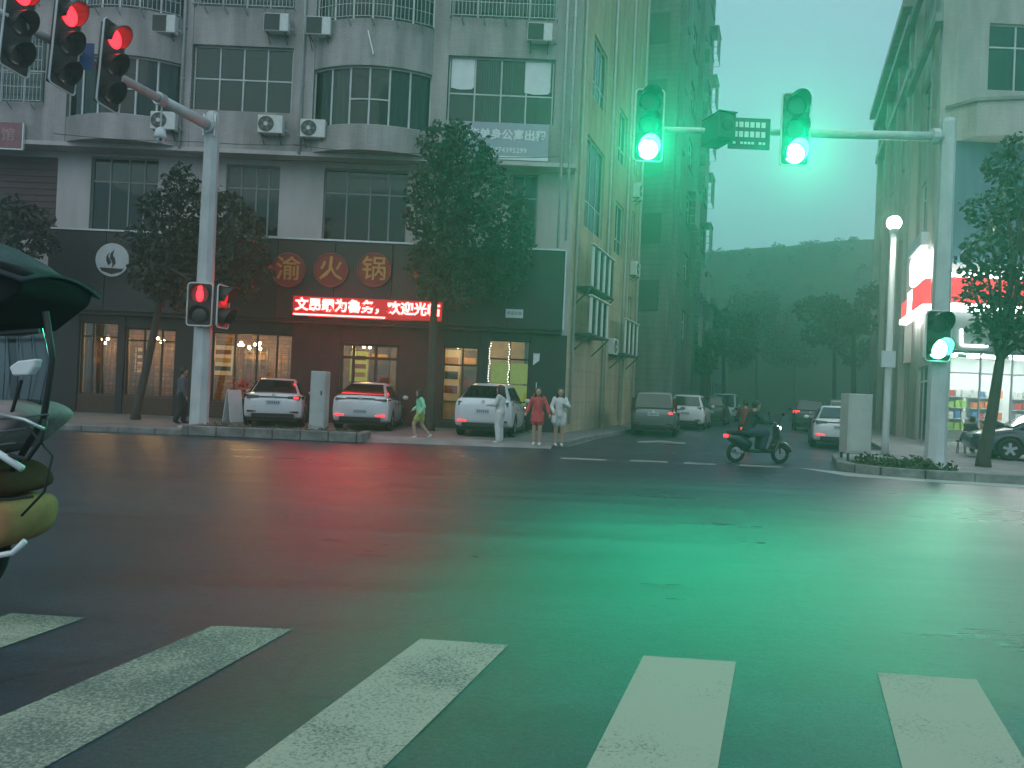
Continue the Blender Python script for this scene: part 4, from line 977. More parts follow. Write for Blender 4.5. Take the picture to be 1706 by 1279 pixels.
# small wedge pennant and orange pennant by the black corner pillar
p = P(893,600,YW-0.35)
pn = thing('shop_pennant', 'small white pennant hung on the black corner pillar', 'pennant', loc=tuple(p))
MB().add([(-0.1,0,0.22),(0.12,0,0.22),(0.12,0,0.0),(-0.1,0,-0.18),(-0.1,0.012,0.22),(0.12,0.012,0.22),(0.12,0.012,0),(-0.1,0.012,-0.18)],[(0,3,2,1),(4,5,6,7),(0,1,5,4),(1,2,6,5),(2,3,7,6),(3,0,4,7)]).build('cloth', m_paper, pn)
MB().tube([(-0.12,0.005,0.24),(0.14,0.005,0.24)],0.012,6).build('rod', m_alu, pn)
p = Vector((XG(890,26.6,PZ),26.6,PZ))
oc = thing('orange_umbrella_stand', 'orange folded umbrella standing by the black corner pillar', 'umbrella', loc=tuple(p))
MB().tube([(0,0,0.1),(0,0,0.5),(0,0,1.35),(0,0,1.5)],[0.05,0.12,0.07,0.02],10).build('canopy', pmat('orange_cloth',(0.6,0.2,0.03),0.8), oc, smooth=True)
MB().tube([(0,0,0),(0,0,1.75)],0.018,6).build('pole', m_white, oc)
MB().disc((0,0,0.04),0.22,(0,0,1),0.08,16).build('base', m_concrete, oc)

# ================================================================== TRAFFIC SIGNALS
def signal_head(loc, rotz, label, lit, group, w2=0.30, h=1.75, nl=3, lens_r=0.2, power=0, border=True, man=False, tilt=0.0, dim=None):
    """head facing local -Y; lit = index from the top"""
    t = thing('traffic_light', label, 'traffic light', group, loc=loc, rotz=rotz)
    t.rotation_euler[1] = tilt
    MB().box(-w2*0.78, w2*0.78, 0.0, 0.16, -h/2+0.06, h/2-0.06).build('housing', m_signalblack, t, bevel=0.02)
    MB().box(-w2, w2, -0.012, -0.001, -h/2, h/2).build('backplate', m_signalblack, t)
    if border:
        r_ = 0.09; path = []
        for (cx, cz, a0) in ((w2-r_,h/2-r_,0),(-w2+r_,h/2-r_,90),(-w2+r_,-h/2+r_,180),(w2-r_,-h/2+r_,270)):
            for k in range(5):
                a = R(a0+k*22.5); path.append((cx+math.cos(a)*r_, -0.014, cz+math.sin(a)*r_))
        path.append(path[0]); MB().tube(path, 0.022, 6, cap=False).build('border', m_border, t)
    for i in range(nl):
        z = h/2 - h*(i+0.5)/nl
        on = i == lit
        col = {0: m_red, nl-1: m_green}.get(i, m_lensoff) if on else m_lensoff
        if on and dim: col = dim
        ln = MB()
        if man and on:
            ln.ball((0,-0.03,z+lens_r*0.62),lens_r*0.3,10,6,(1,0.3,1)).ball((0,-0.03,z-lens_r*0.15),lens_r*0.6,10,8,(0.7,0.2,1.25))
            MB().disc((0,-0.016,z),lens_r,(0,1,0),0.012,24).build('lens_glass', emat('lens_dim_red',(1,0.02,0.03),0.10), t)
        else:
            ln.ball((0,-0.012,z),lens_r,20,10,(1,0.22,1))
        ln.build('lens', col, t, smooth=True)
        # visor: open-bottomed half tube
        vs = []; fs = []; n = 14; L_ = lens_r*1.7 if not man else lens_r*0.7
        for k in range(n+1):
            a = R(-35 + 250*k/n); ca, sa = math.cos(a), math.sin(a)
            dep = L_*(0.35+0.65*max(0,(sa+0.6)/1.6))
            vs += [(ca*lens_r*1.12,-0.012,z+sa*lens_r*1.12),(ca*lens_r*1.12,-dep,z+sa*lens_r*1.12),(ca*lens_r*1.06,-dep,z+sa*lens_r*1.06),(ca*lens_r*1.06,-0.012,z+sa*lens_r*1.06)]
            if k:
                b0 = (k-1)*4; b1 = k*4
                fs += [(b0,b0+1,b1+1,b1),(b0+1,b0+2,b1+2,b1+1),(b0+2,b0+3,b1+3,b1+2)]
        MB().add(vs,fs).build('visor', m_signalblack, t)
        if on and power:
            colr = (1.0,0.04,0.05) if i == 0 else (0.0,1.0,0.45)
            lo_ = light('signal_glow','SPOT',(0,-lens_r*1.75,z-0.03),power,colr,t,shadow_soft_size=lens_r*0.7,spot_size=R(150),spot_blend=0.8)
            lo_.rotation_euler = (R(-(90-8)),0,0)
    return t
def Yat(x, y, z):
    d = ray(x, y); return (z - CAMZ) * d.y / d.z
# left mast
YPL = 22.0
bl = Vector((XG(331,YPL,PZ), YPL, PZ)); tz = P(362,186,YPL).z
lm = thing('signal_mast', 'thick white signal mast with a long arm on the left pavement', 'signal mast', loc=tuple(bl))
MB().tube([bl, bl+Vector((0,0,2)), Vector((bl.x,bl.y,tz-0.15)), Vector((bl.x,bl.y,tz-0.04)), Vector((bl.x,bl.y,tz))],[0.26,0.25,0.2,0.17,0.08],8).build('pole', m_polewhite, lm, world=True)
MB().box(bl.x-0.42,bl.x+0.42,bl.y-0.42,bl.y+0.42,PZ,PZ+0.05).build('base_plate', m_alu, lm, world=True)
az = P(352,212,YPL).z
def armp(x, y): Y = Yat(x, y, az); return P(x, y, Y)
ar0 = Vector((bl.x,bl.y,az)); ar1 = armp(196,127); ar2 = armp(20,32)
dirA = (ar2-ar0).normalized(); ar3 = ar0 + dirA*((ar2-ar0).length+2.5)
jn = ar0.lerp(ar2, 0.33)
MB().tube([ar0+dirA*0.15, jn],[0.15,0.135],10).build('arm', m_polewhite, lm, world=True, smooth=True)
MB().tube([jn, ar3],[0.115,0.07],10).build('arm', m_polewhite, lm, world=True, smooth=True)
MB().tube([jn-dirA*0.1, jn+dirA*0.1],0.17,12).build('arm_flange', m_alu, lm, world=True)
MB().tube([ar0+dirA*0.12, ar0+dirA*0.26],0.24,10).build('arm_collar', m_polewhite, lm, world=True)
for dx in (-0.16,0.16): MB().bar((bl.x+dx,bl.y-0.23,az-0.32),(bl.x+dx,bl.y-0.23,az+0.3),0.05).build('clamp_plate', m_alu, lm, world=True)
FACE = R(78)
for (x, y, lb, pw) in [(178,108,'red traffic light nearest the left mast on its arm',7),(102,72,'red traffic light in the middle of the left arm',7),(22,38,'red traffic light cut by the left picture edge',7)]:
    p = armp(x, y-2); off = Vector((math.sin(FACE), -math.cos(FACE), 0))*0.12
    signal_head(tuple(p+off+Vector((0,0,-0.06))), FACE, lb, 0, 'red traffic lights on the left arm', w2=0.36, h=2.0, lens_r=0.23, power=pw, tilt=R(4))
p = armp(128, 85)
bp = thing('blue_plate', 'small blue plate sign fixed on the left signal arm', 'sign', loc=tuple(p))
MB().box(-0.3,0.3,0.14,0.16,-0.35,0.25).build('plate', pmat('blue_plate',(0.03,0.10,0.28),0.5), bp)
MB().box(-0.05,0.05,-0.02,0.139,-0.05,0.05).build('clip', m_alu, bp)
# dome camera hanging from the arm
p = armp(270,166); pb = P(265,222,p.y)
dc = thing('dome_camera', 'white dome camera hanging below the left signal arm', 'camera', loc=(p.x,p.y,pb.z))
MB().tube([(0,0,0.12),(0,0,p.z-pb.z)],0.022,8).build('stem', m_polewhite, dc)
MB().tube([(0,0,0.16),(0,0,0.1),(0,0,-0.06),(0,0,-0.14)],[0.04,0.12,0.15,0.14],16).build('shell', m_white, dc, smooth=True)
MB().ball((0,0,-0.15),0.115,14,8).build('dome', m_white, dc, smooth=True)
MB().ball((0.05,-0.09,-0.18),0.04,10,7).build('lens', m_lensoff, dc, smooth=True)
p = P(333,507,YPL-0.36)
signal_head((p.x,p.y,p.z), 0, 'red standing man pedestrian signal on the front of the left mast', 0, 'pedestrian signals', w2=0.35, h=1.2, nl=2, lens_r=0.25, power=9, man=True)
p = P(371,511,YPL-0.1)
signal_head((p.x,p.y,p.z), R(84), 'red pedestrian signal turned sideways on the left mast', 0, 'pedestrian signals', w2=0.35, h=1.2, nl=2, lens_r=0.25, power=0, man=False, dim=emat('lens_red_side',(1,0.01,0.02),0.8))
# right mast
br_ = G(1557,779,0.15); YPR = br_.y
rm = thing('signal_mast', 'tall white signal mast on the right traffic island', 'signal mast', loc=tuple(br_))
tz = P(1583,196,YPR).z
MB().tube([br_, br_+Vector((0,0,0.3)), br_+Vector((0,0,2)), Vector((br_.x,br_.y,tz-0.12)), Vector((br_.x,br_.y,tz-0.03)), Vector((br_.x,br_.y,tz))],[0.27,0.24,0.22,0.175,0.14,0.06],8).build('pole', m_polewhite, rm, world=True)
MB().box(br_.x-0.4,br_.x+0.4,br_.y-0.4,br_.y+0.4,0.15,0.2).build('base_plate', m_alu, rm, world=True)
a0, a1 = P(1570,228,YPR), P(1062,214,YPR)
MB().tube([a0, a0.lerp(a1,0.45)],[0.12,0.1],10).build('arm', m_polewhite, rm, world=True, smooth=True)
MB().tube([a0.lerp(a1,0.45), a1],[0.08,0.06],10).build('arm', m_polewhite, rm, world=True, smooth=True)
MB().tube([a0+Vector((-0.12,0,0)), a0+Vector((-0.28,0,0))],0.2,10).build('arm_collar', m_polewhite, rm, world=True)
GREENP = 2050
for (x, y, lb) in [(1081,209,'green traffic light at the tip of the right arm, against the beige wall'),(1325,216,'green traffic light on the right arm against the sky')]:
    p = P(x, y, YPR-0.2)
    signal_head(tuple(p), 0, lb, 2, 'green traffic lights on the right arm', w2=0.34, h=1.72, lens_r=0.24, power=GREENP, border=True)
p = P(1563,560,YPR-0.33)
signal_head(tuple(p), 0, 'green pedestrian signal on the right mast', 1, 'pedestrian signals', w2=0.30, h=1.2, nl=2, lens_r=0.23, power=110, man=False)
p = P(1195,218,YPR-0.15)
cbx = thing('camera_box', 'dark traffic camera box on the right signal arm', 'camera', loc=tuple(p), rotz=R(15))
MB().box(-0.24,0.24,-0.45,0.35,-0.32,0.3).build('housing', m_blackm, cbx, bevel=0.03)
MB().disc((0,-0.47,0),0.13,(0,1,0),0.05,18).build('lens', m_lensoff, cbx)
MB().box(-0.24,0.24,-0.5,0.35,0.301,0.32).build('sun_shield', m_blackm, cbx)
p = P(1248,222,YPR-0.12)
asn = thing('arm_sign', 'dark sign with rows of small white lettering on the right signal arm', 'sign', loc=tuple(p))
MB().box(-0.5,0.5,-0.02,0.02,-0.38,0.36).build('plate', pmat('sign_dark_green',(0.02,0.06,0.06),0.5), asn)
for r_, (zz, hh, n) in enumerate(((0.2,0.13,6),(-0.03,0.14,6),(-0.24,0.06,9))):
    for k in range(n):
        if (k*7+r_) % 5 == 4 and r_ == 2: continue
        xx = -0.4 + 0.8*(k+0.5)/n
        MB().box(xx-0.3/n,xx+0.3/n,-0.026,-0.021,zz-hh/2,zz+hh/2).build('letter', m_paper, asn)
for xx in (-0.3,0.3): MB().box(xx-0.03,xx+0.03,0.021,0.14,-0.06,0.06).build('clip', m_alu, asn)

# street lamp
YL = 22.5
lb_ = Vector((XG(1474,YL,0.15),YL,0.15)); lt = P(1487,388,YL)
sl_ = thing('street_lamp', 'slim lit street lamp on the right between cabinet and mast', 'street lamp', loc=tuple(lb_))
MB().tube([lb_, lb_+Vector((0,0,0.4)), Vector((lb_.x,lb_.y,lt.z))],[0.12,0.1,0.075],10).build('pole', m_polewhite, sl_, world=True, smooth=True)
MB().tube([Vector((lb_.x,lb_.y,lt.z)), Vector((lb_.x,lb_.y,lt.z+0.12))],[0.1,0.14],12).build('lamp_holder', m_alu, sl_, world=True)
MB().ball((lb_.x,lb_.y,lt.z+0.3),0.2,16,10).build('globe', emat('lamp_globe',(1.0,1.0,0.88),45.0), sl_, world=True, smooth=True)
light('lamp_glow','POINT',(0,-0.0,lt.z+0.3-0.15+0.0),900,(1.0,0.97,0.85),sl_,shadow_soft_size=0.22)
p = P(1480,598,YL-0.13)
MB().box(p.x-0.2,p.x+0.2,YL-0.16,YL-0.1,p.z-0.24,p.z+0.24).build('notice_plate', m_white, sl_, world=True)

# utility cabinets
x0, x1, z0, z1 = pr(516,618,542,711,21.6)
cab = thing('utility_cabinet', 'tall narrow grey utility cabinet between the first two white sedans', 'cabinet', loc=((x0+x1)/2,21.6,PZ))
MB().box(x0,x1,21.6,22.1,PZ+0.08,z1).build('body', pmat('cabinet_grey',(0.40,0.42,0.41),0.5,var=0.15), cab, world=True, bevel=0.015)
MB().box(x0+0.03,x1-0.03,21.585,21.599,PZ+0.2,z1-0.08).build('door', pmat('cabinet_door',(0.42,0.44,0.43),0.5,var=0.15), cab, world=True)
MB().box((x0+x1)/2+0.08,(x0+x1)/2+0.12,21.57,21.584,1.2,1.32).build('handle', m_acdark, cab, world=True)
MB().box(x0-0.04,x1+0.04,21.56,22.14,PZ,PZ+0.079).build('plinth', m_concrete, cab, world=True)
x0, x1, z0, z1 = pr(1413,656,1453,756,19.6)
cab = thing('utility_cabinet', 'grey utility cabinet on short legs at the tip of the right island', 'cabinet', loc=((x0+x1)/2,19.6,0.15))
MB().box(x0,x1,19.6,20.1,z0+0.0,z1).build('body', pmat('cabinet_beige',(0.44,0.45,0.42),0.5,var=0.12), cab, world=True, bevel=0.015)
MB().box(x0+0.03,x1-0.03,19.585,19.599,z0+0.06,z1-0.06).build('door', pmat('cabinet_door2',(0.46,0.47,0.44),0.5,var=0.12), cab, world=True)
for xx in (x0+0.05,x1-0.05):
    for yy in (19.65,20.05): MB().box(xx-0.025,xx+0.025,yy-0.025,yy+0.025,0.15,z0-0.001).build('leg', m_acdark, cab, world=True)

# planter on the left kerb, grass on the right island
xa, xb = XG(322,20.7), XG(598,20.7)
pl = thing('kerb_planter', 'low kerbed planting strip in front of the first two white sedans', 'planter', loc=((xa+xb)/2,20.9,0))
n = 6
for i in range(n): MB().box(xa+(xb-xa)*i/n+0.006, xa+(xb-xa)*(i+1)/n-0.006, 20.35, 20.53, 0, 0.27+random.uniform(-.01,.01)).build('kerb_stone', m_kerb, pl, world=True, bevel=0.02)
for xx in (xa-0.17, xb+0.005): MB().box(xx,xx+0.165,20.36,21.5,0,0.265).build('kerb_stone', m_kerb, pl, world=True, bevel=0.02)
MB().box(xa,xb,20.535,21.5,PZ+0.002,0.23).build('soil', m_soil, pl, world=True)
leaf_mesh('ground_cover', [((random.uniform(xa+0.1,xb-0.1),random.uniform(20.65,21.3),0.22),random.uniform(0.05,0.10)) for _ in range(60)], 2600, 0.07, m_grass, pl, 40)
gcl = [((random.uniform(8.5,10.3),random.uniform(17.7,19.3),0.16),random.uniform(0.08,0.22)) for _ in range(45)]
gi = thing('island_shrubs', 'low weeds and shrubs at the foot of the right cabinet', 'shrub', loc=(9,18.5,0.15))
leaf_mesh('foliage', gcl, 2200, 0.11, m_grass, gi, 41)
MB().add([(8.35,17.75,0.156),(10.2,17.3,0.156),(10.4,19.4,0.156),(8.6,19.6,0.156)],[(0,1,2,3)]).build('soil', m_soil, gi, world=True)
# ================================================================== CARS
STY = {
 'sedan': dict(L=4.62, st=[(-2.31,.62,.46,.80),(-2.27,.76,.34,.94),(-2.16,.85,.27,1.02),(-1.9,.885,.24,1.045),(-1.55,.9,.2,1.03),(-.8,.905,.18,.97),(0,.905,.18,.945),(.8,.905,.18,.94),(1.25,.895,.19,.93),(1.75,.87,.2,.84),(2.1,.80,.24,.75),(2.26,.68,.32,.66),(2.31,.5,.4,.58)],
      cab=[(-1.72,1.02,.74),(-.88,1.44,.56),(.30,1.45,.57),(1.28,.93,.76)], wx=(-1.34,1.36), wr=.325, tl=(.86,.98)),
 'fastback': dict(L=4.66, st=[(-2.33,.62,.5,.86),(-2.29,.77,.36,1.0),(-2.18,.86,.28,1.07),(-1.9,.9,.24,1.08),(-1.5,.91,.2,1.06),(-.8,.915,.18,.99),(0,.915,.18,.955),(.8,.915,.18,.94),(1.25,.905,.19,.92),(1.75,.88,.2,.83),(2.1,.81,.24,.74),(2.28,.68,.32,.65),(2.33,.5,.4,.57)],
      cab=[(-1.95,1.06,.74),(-.95,1.43,.55),(.25,1.45,.56),(1.3,.92,.76)], wx=(-1.36,1.38), wr=.335, tl=(.93,1.0)),
 'hatch': dict(L=4.4, st=[(-2.2,.66,.5,.95),(-2.16,.8,.38,1.1),(-2.05,.88,.3,1.16),(-1.7,.91,.26,1.15),(-1.3,.92,.22,1.11),(-.6,.92,.2,1.06),(.2,.92,.2,1.03),(.9,.915,.2,1.02),(1.25,.905,.21,1.0),(1.7,.88,.22,.92),(2.0,.82,.26,.83),(2.15,.7,.34,.74),(2.2,.5,.42,.64)],
      cab=[(-1.98,1.14,.76),(-1.25,1.55,.57),(.2,1.6,.58),(1.2,1.0,.78)], wx=(-1.3,1.3), wr=.345, tl=(.93,1.07)),
 'suv': dict(L=4.5, st=[(-2.25,.7,.5,1.0),(-2.2,.82,.38,1.1),(-2.1,.89,.3,1.14),(-1.7,.92,.27,1.13),(-1.0,.925,.24,1.1),(0,.925,.24,1.07),(.9,.92,.24,1.06),(1.3,.91,.25,1.04),(1.8,.88,.26,.97),(2.1,.82,.3,.88),(2.21,.7,.38,.78),(2.25,.5,.46,.68)],
      cab=[(-2.1,1.12,.8),(-1.72,1.64,.62),(.3,1.68,.62),(1.22,1.05,.79)], wx=(-1.32,1.34), wr=.36, tl=(.95,1.12)),
 'mpv': dict(L=4.75, st=[(-2.37,.72,.42,1.0),(-2.33,.83,.33,1.06),(-2.24,.88,.27,1.09),(-1.8,.9,.24,1.08),(-1.0,.905,.22,1.05),(0,.905,.22,1.02),(.9,.9,.22,1.0),(1.4,.89,.23,.97),(1.9,.86,.25,.9),(2.2,.79,.3,.8),(2.33,.66,.38,.7),(2.37,.48,.46,.6)],
      cab=[(-2.26,1.07,.8),(-2.02,1.70,.66),(.55,1.72,.66),(1.6,.99,.78)], wx=(-1.42,1.45), wr=.33, tl=(.85,1.5)),
 'van': dict(L=4.6, st=[(-2.3,.74,.42,1.0),(-2.26,.82,.33,1.06),(-2.15,.86,.28,1.09),(-1.0,.87,.24,1.07),(.3,.87,.24,1.06),(1.2,.865,.24,1.05),(1.7,.85,.25,1.02),(2.05,.82,.27,.95),(2.22,.76,.33,.86),(2.3,.6,.42,.72)],
      cab=[(-2.22,1.07,.8),(-2.1,1.88,.68),(1.0,1.9,.68),(1.75,1.03,.78)], wx=(-1.35,1.4), wr=.32, tl=(.8,1.3)),
}
_bodycache = {}
def car_body_mesh(style):
    if style in _bodycache: return _bodycache[style]
    S = STY[style]; st = S['st']
    # resample stations smoothly
    xs = [s[0] for s in st]; X = np.concatenate([[xs[0]], np.linspace(xs[0]+.02, xs[-1]-.02, 40), [xs[-1]]])
    pr_ = [np.interp(X, xs, [s[k] for s in st]) for k in (1,2,3)]
    mb = MB(); rings = []
    for i, x in enumerate(X):
        w_, zb, zt = pr_[0][i], pr_[1][i], pr_[2][i]; h = zt-zb
        half = [(0,zb),(w_*.8,zb),(w_*.95,zb+.05),(w_*.985,zb+h*.18),(w_,zb+h*.42),(w_*.992,zb+h*.62),(w_*.975,zb+h*.8),(w_*.93,zb+h*.93),(w_*.84,zt-.008),(w_*.55,zt+.012),(0,zt+.02)]
        ring = [(x,y,z) for y,z in half] + [(x,-y,z) for y,z in half[-2:0:-1]]
        rings.append(ring)
    n = len(rings[0]); vs = [v for r_ in rings for v in r_]; fs = []
    for i in range(len(rings)-1):
        for k in range(n): fs.append((i*n+k, i*n+(k+1)%n, (i+1)*n+(k+1)%n, (i+1)*n+k))
    fs += [tuple(range(n-1,-1,-1)), tuple(range((len(rings)-1)*n, len(rings)*n))]
    o = mb.add(vs, fs).build('tmp_body', None)
    bm = bmesh.new(); bm.from_mesh(o.data); bmesh.ops.recalc_face_normals(bm, faces=bm.faces); bm.to_mesh(o.data); bm.free()
    cut = MB()
    for wx in S['wx']:
        for s_ in (-1,1): cut.disc((wx, s_*.86, S['wr']+.01), S['wr']+.055, (0,1,0), 0.5, 28)
    co = cut.build('tmp_cut', None)
    bm = bmesh.new(); bm.from_mesh(co.data); bmesh.ops.recalc_face_normals(bm, faces=bm.faces); bm.to_mesh(co.data); bm.free()
    md = o.modifiers.new('b','BOOLEAN'); md.operation = 'DIFFERENCE'; md.object = co; md.solver = 'EXACT'
    dg = bpy.context.evaluated_depsgraph_get(); dg.update()
    me = bpy.data.meshes.new_from_object(o.evaluated_get(dg))
    for p in me.polygons: p.use_smooth = abs(p.normal.y) < 0.9 or len(p.vertices) < 5
    bpy.data.objects.remove(o); bpy.data.objects.remove(co)
    _bodycache[style] = me
    return me
def car(style, loc, heading, paint, label, group=None, lit=(), head=False, platelit=False):
    """heading = clockwise from +Y; local x forward"""
    S = STY[style]; rot = math.pi/2 - heading
    t = thing('parked_car', label, 'car', group, loc=loc, rotz=rot)
    me = car_body_mesh(style).copy(); me.materials.clear(); me.materials.append(paint); me.name = 'body'
    bo = bpy.data.objects.new('body', me); C.objects.link(bo); bo.parent = t
    try:
        bo.data.set_sharp_from_angle(angle=R(40))
    except Exception: pass
    (xrb,zrb,wrb),(xrt,zrt,wrt),(xft,zft,wft),(xfb,zfb,wfb) = S['cab']
    zc = .035
    # cabin shell
    V = []
    sect = [(xrb,zrb-.06,zrb,wrb+.03,wrb),(xrt,zrb-.06,zrt,wrb+.06,wrt),((xrt+xft)/2,zrb-.08,(zrt+zft)/2+.03,wrb+.07,(wrt+wft)/2+.01),(xft,zfb-.05,zft,wfb+.05,wft),(xfb,zfb-.06,zfb,wfb+.02,wfb)]
    fs = []
    for (x,z0,z1,w0,w1) in sect:
        zq = zc if x not in (xrb,xfb) else .004; V += [(x,w0,z0),(x,w1,z1-.02),(x,w1*.86,z1+zq*.55),(x,0,z1+zq),(x,-w1*.86,z1+zq*.55),(x,-w1,z1-.02),(x,-w0,z0)]
    for i in range(4):
        for k in range(6): fs.append((i*7+k,i*7+k+1,(i+1)*7+k+1,(i+1)*7+k))
    cabn = MB().add(V, fs).build('cabin', paint, t, bevel=0.04, seg=2)
    bm = bmesh.new(); bm.from_mesh(cabn.data); bmesh.ops.recalc_face_normals(bm, faces=bm.faces); bm.to_mesh(cabn.data); bm.free()
    for p in cabn.data.polygons: p.use_smooth = True
    cabn.data.set_sharp_from_angle(angle=R(50))
    def panel(q, u0, u1, v0, v1, name, mat, off=.022, par=None):
        q = [Vector(p) for p in q]
        def bl(u, v): return q[0].lerp(q[1],u).lerp(q[3].lerp(q[2],u),v)
        nrm = (q[1]-q[0]).cross(q[3]-q[0]).normalized()
        pts = [bl(u0,v0),bl(u1,v0),bl(u1,v1),bl(u0,v1)]
        o_ = [p+nrm*off for p in pts]; i_ = [p-nrm*.03 for p in pts]
        return MB().add(o_+i_, [(0,1,2,3),(7,6,5,4),(0,4,5,1),(1,5,6,2),(2,6,7,3),(3,7,4,0)]).build(name, mat, par or t)
    rq = [(xrb,wrb,zrb),(xrb,-wrb,zrb),(xrt,-wrt,zrt),(xrt,wrt,zrt)]
    panel(rq, .05,.95,.05,.9,'rear_window',m_glass_car, off=.048)
    fq = [(xfb,-wfb,zfb),(xfb,wfb,zfb),(xft,wft,zft),(xft,-wft,zft)]
    panel(fq,.05,.95,.04,.92,'windscreen',m_glass_car, off=.048)
    for s_ in (1,-1):
        B0, B1 = (xrb+.25,s_*(wrb+.02),zrb+.01),(xfb-.2,s_*(wfb+.02),zfb+.02)
        T0, T1 = (xrt+.06,s_*(wrt+.015),zrt-.03),(xft-.04,s_*(wft+.015),zft-.03)
        q = [B0,B1,T1,T0] if s_ < 0 else [B1,B0,T0,T1]
        for (a,b_) in ((.04,.46),(.5,.93)): 
            panel(q, a if s_ < 0 else 1-b_, b_ if s_ < 0 else 1-a, .04,.9,'side_window',m_glass_car, off=.035)
        panel(q, .0,1.0,-.03,.02,'window_trim',m_trim, off=.045)
        mx_ = xfb-.45
        mr = MB().ball((mx_,s_*(S['st'][5][1]+.12),zfb+.1),.1,10,7,(.6,1.05,.75)).build('mirror', paint, t, smooth=True)
        MB().bar((mx_,s_*(S['st'][5][1]-.05),zfb+.04),(mx_,s_*(S['st'][5][1]+.06),zfb+.07),.05).build('mirror_arm', m_trim, mr)
        for dx in (-.62,.42):
            MB().box(dx-.09,dx+.09,s_*.9-.02,s_*.9+.02,.80,.825).build('door_handle', m_trim, t)
        for dx in (-.95,.0,.98):
            MB().box(dx-.006,dx+.006,s_*.895-.016,s_*.895+.016,.34,.9).build('door_seam', m_trim, t)
        MB().box(S['wx'][0]+.42,S['wx'][1]-.42,s_*.87-.04,s_*.87+.04,.17,.25).build('sill', m_trim, t)
    rx = -S['L']/2
    z0, z1 = S['tl']
    for s_ in (1,-1):
        tlm = m_taillit if ('tail_r' if s_ < 0 else 'tail_l') in lit else (m_taildark if style != 'mpv' else m_tail)
        yo, yi = (.885 if style != 'van' else .85), (.42 if style in ('sedan','fastback') else .56)
        if style in ('mpv','van'): yi = .72
        tm = MB().add([(rx+.015,s_*yi,z0+.03),(rx+.03,s_*(yo-.14),z0),(rx+.34,s_*(yo+.012),z0+.02),(rx+.36,s_*(yo+.0),z1-.02),(rx+.06,s_*(yo-.13),z1),(rx+.045,s_*yi,z1-.02),(rx+.25,s_*yi,z0+.03),(rx+.25,s_*yi,z1-.02)],
            [(0,1,4,5),(1,2,3,4),(0,5,7,6),(5,4,3,7),(0,6,2,1),(6,7,3,2)])
        o_ = tm.build('tail_light', tlm, t)
        bm = bmesh.new(); bm.from_mesh(o_.data); bmesh.ops.recalc_face_normals(bm, faces=bm.faces); bm.to_mesh(o_.data); bm.free()
        if ('spot_r' if s_ < 0 else 'spot_l') in lit:
            MB().box(rx+.0,rx+.06,s_*(yo-.22)-.07,s_*(yo-.22)+.07,z0+.03,z0+.09).build('tail_glow', m_taillit, o_)
        rl = m_taillit if ('ref_r' if s_ < 0 else 'ref_l') in lit else m_tail
        MB().box(rx+.0,rx+.1,s_*.62-.13,s_*.62+.13,.46,.51).build('reflector', rl, t)
        hl = MB().add([(-rx-.06,s_*.5,.62),(-rx-.10,s_*.74,.62),(-rx-.38,s_*.86,.68),(-rx-.4,s_*.85,.76),(-rx-.12,s_*.72,.73),(-rx-.08,s_*.5,.70)],[(0,1,4,5),(1,2,3,4)])
        o_ = MB().ball((-rx-.13,s_*.64,.68 if style != 'van' else .78),.12,12,8,(.9,1.25,.6)).build('headlight', m_headlit if head else m_glass_car, t, smooth=True)
    if style in ('sedan','fastback'):
        MB().box(rx+.005,rx+.1,-.43,.43,z0+.06,z0+.085).build('light_bar', m_trim, t)
    MB().box(rx-.012,rx+.12,-.62,.62,.29,.43).build('bumper_insert', m_trim, t, bevel=.02)
    MB().box(rx+.09,rx+.4,-.74,.74,.2,.288).build('diffuser', m_trim, t)
    pz = {'sedan':.76,'fastback':.60,'hatch':.78,'suv':.8,'mpv':.86,'van':.8}[style]
    pt = MB().box(rx-.012,rx+.14,-.22,.22,pz-.07,pz+.07).build('number_plate', m_plate, t)
    for k in range(6): MB().box(rx-.0145,rx-.0125,-.18+k*.062,-.14+k*.062,pz-.04,pz+.04).build('plate_mark', pmat('plate_mark',(0.12,0.16,0.2),.5,var=0) if k == 0 and not bpy.data.materials.get('plate_mark') else bpy.data.materials['plate_mark'], pt)
    MB().disc((rx+.03,0,z1+.0 if style in ('sedan','fastback','hatch') else z0+.1),.05,(1,0,0),.06,16).build('badge', m_alu, t)
    MB().box(-rx-.1,-rx-.03,-.45,.45,.42,.55).build('front_grille', m_trim, t)
    for wx in S['wx']:
        for s_ in (1,-1):
            wr = S['wr']; y = s_*.80
            prof = [(wr*.62,-.1),(wr*.93,-.105),(wr,-.075),(wr,.075),(wr*.93,.105),(wr*.62,.1)]
            vs = []; fs = []; nn = 28
            for k in range(nn):
                a = 2*math.pi*k/nn
                for (r_, yy) in prof: vs.append((wx+math.cos(a)*r_, y+yy, wr+math.sin(a)*r_))
            m_ = len(prof)
            for k in range(nn):
                for j in range(m_): fs.append((k*m_+j, k*m_+(j+1)%m_, ((k+1)%nn)*m_+(j+1)%m_, ((k+1)%nn)*m_+j))
            wo = MB().add(vs,fs).build('wheel', m_tyre, t, smooth=True)
            rm_ = MB().tube([(wx,y-s_*.06,wr),(wx,y+s_*.07,wr)],[wr*.61,wr*.61],24)
            ro = MB()
            for k in range(5):
                a = 2*math.pi*k/5+.3
                ro.bar((wx,y+s_*.085,wr),(wx+math.cos(a)*wr*.58,y+s_*.085,wr+math.sin(a)*wr*.58),.075,.03,up=(0,1,0))
            ro.disc((wx,y+s_*.085,wr),.07,(0,1,0),.035,14)
            rm_.build('brake_disc', m_trim, wo); ro.build('rim', m_rim, wo)
    return t
def at(x, Y, z=PZ): return (XG(x, Y, z), Y, z)
def rear(x, Y, z, style, hd):
    X = XG(x, Y, z); h = STY[style]['L']/2
    return (X + math.sin(hd)*h, Y + math.cos(hd)*h, z)
GP = 'cars parked before the hotpot shop'
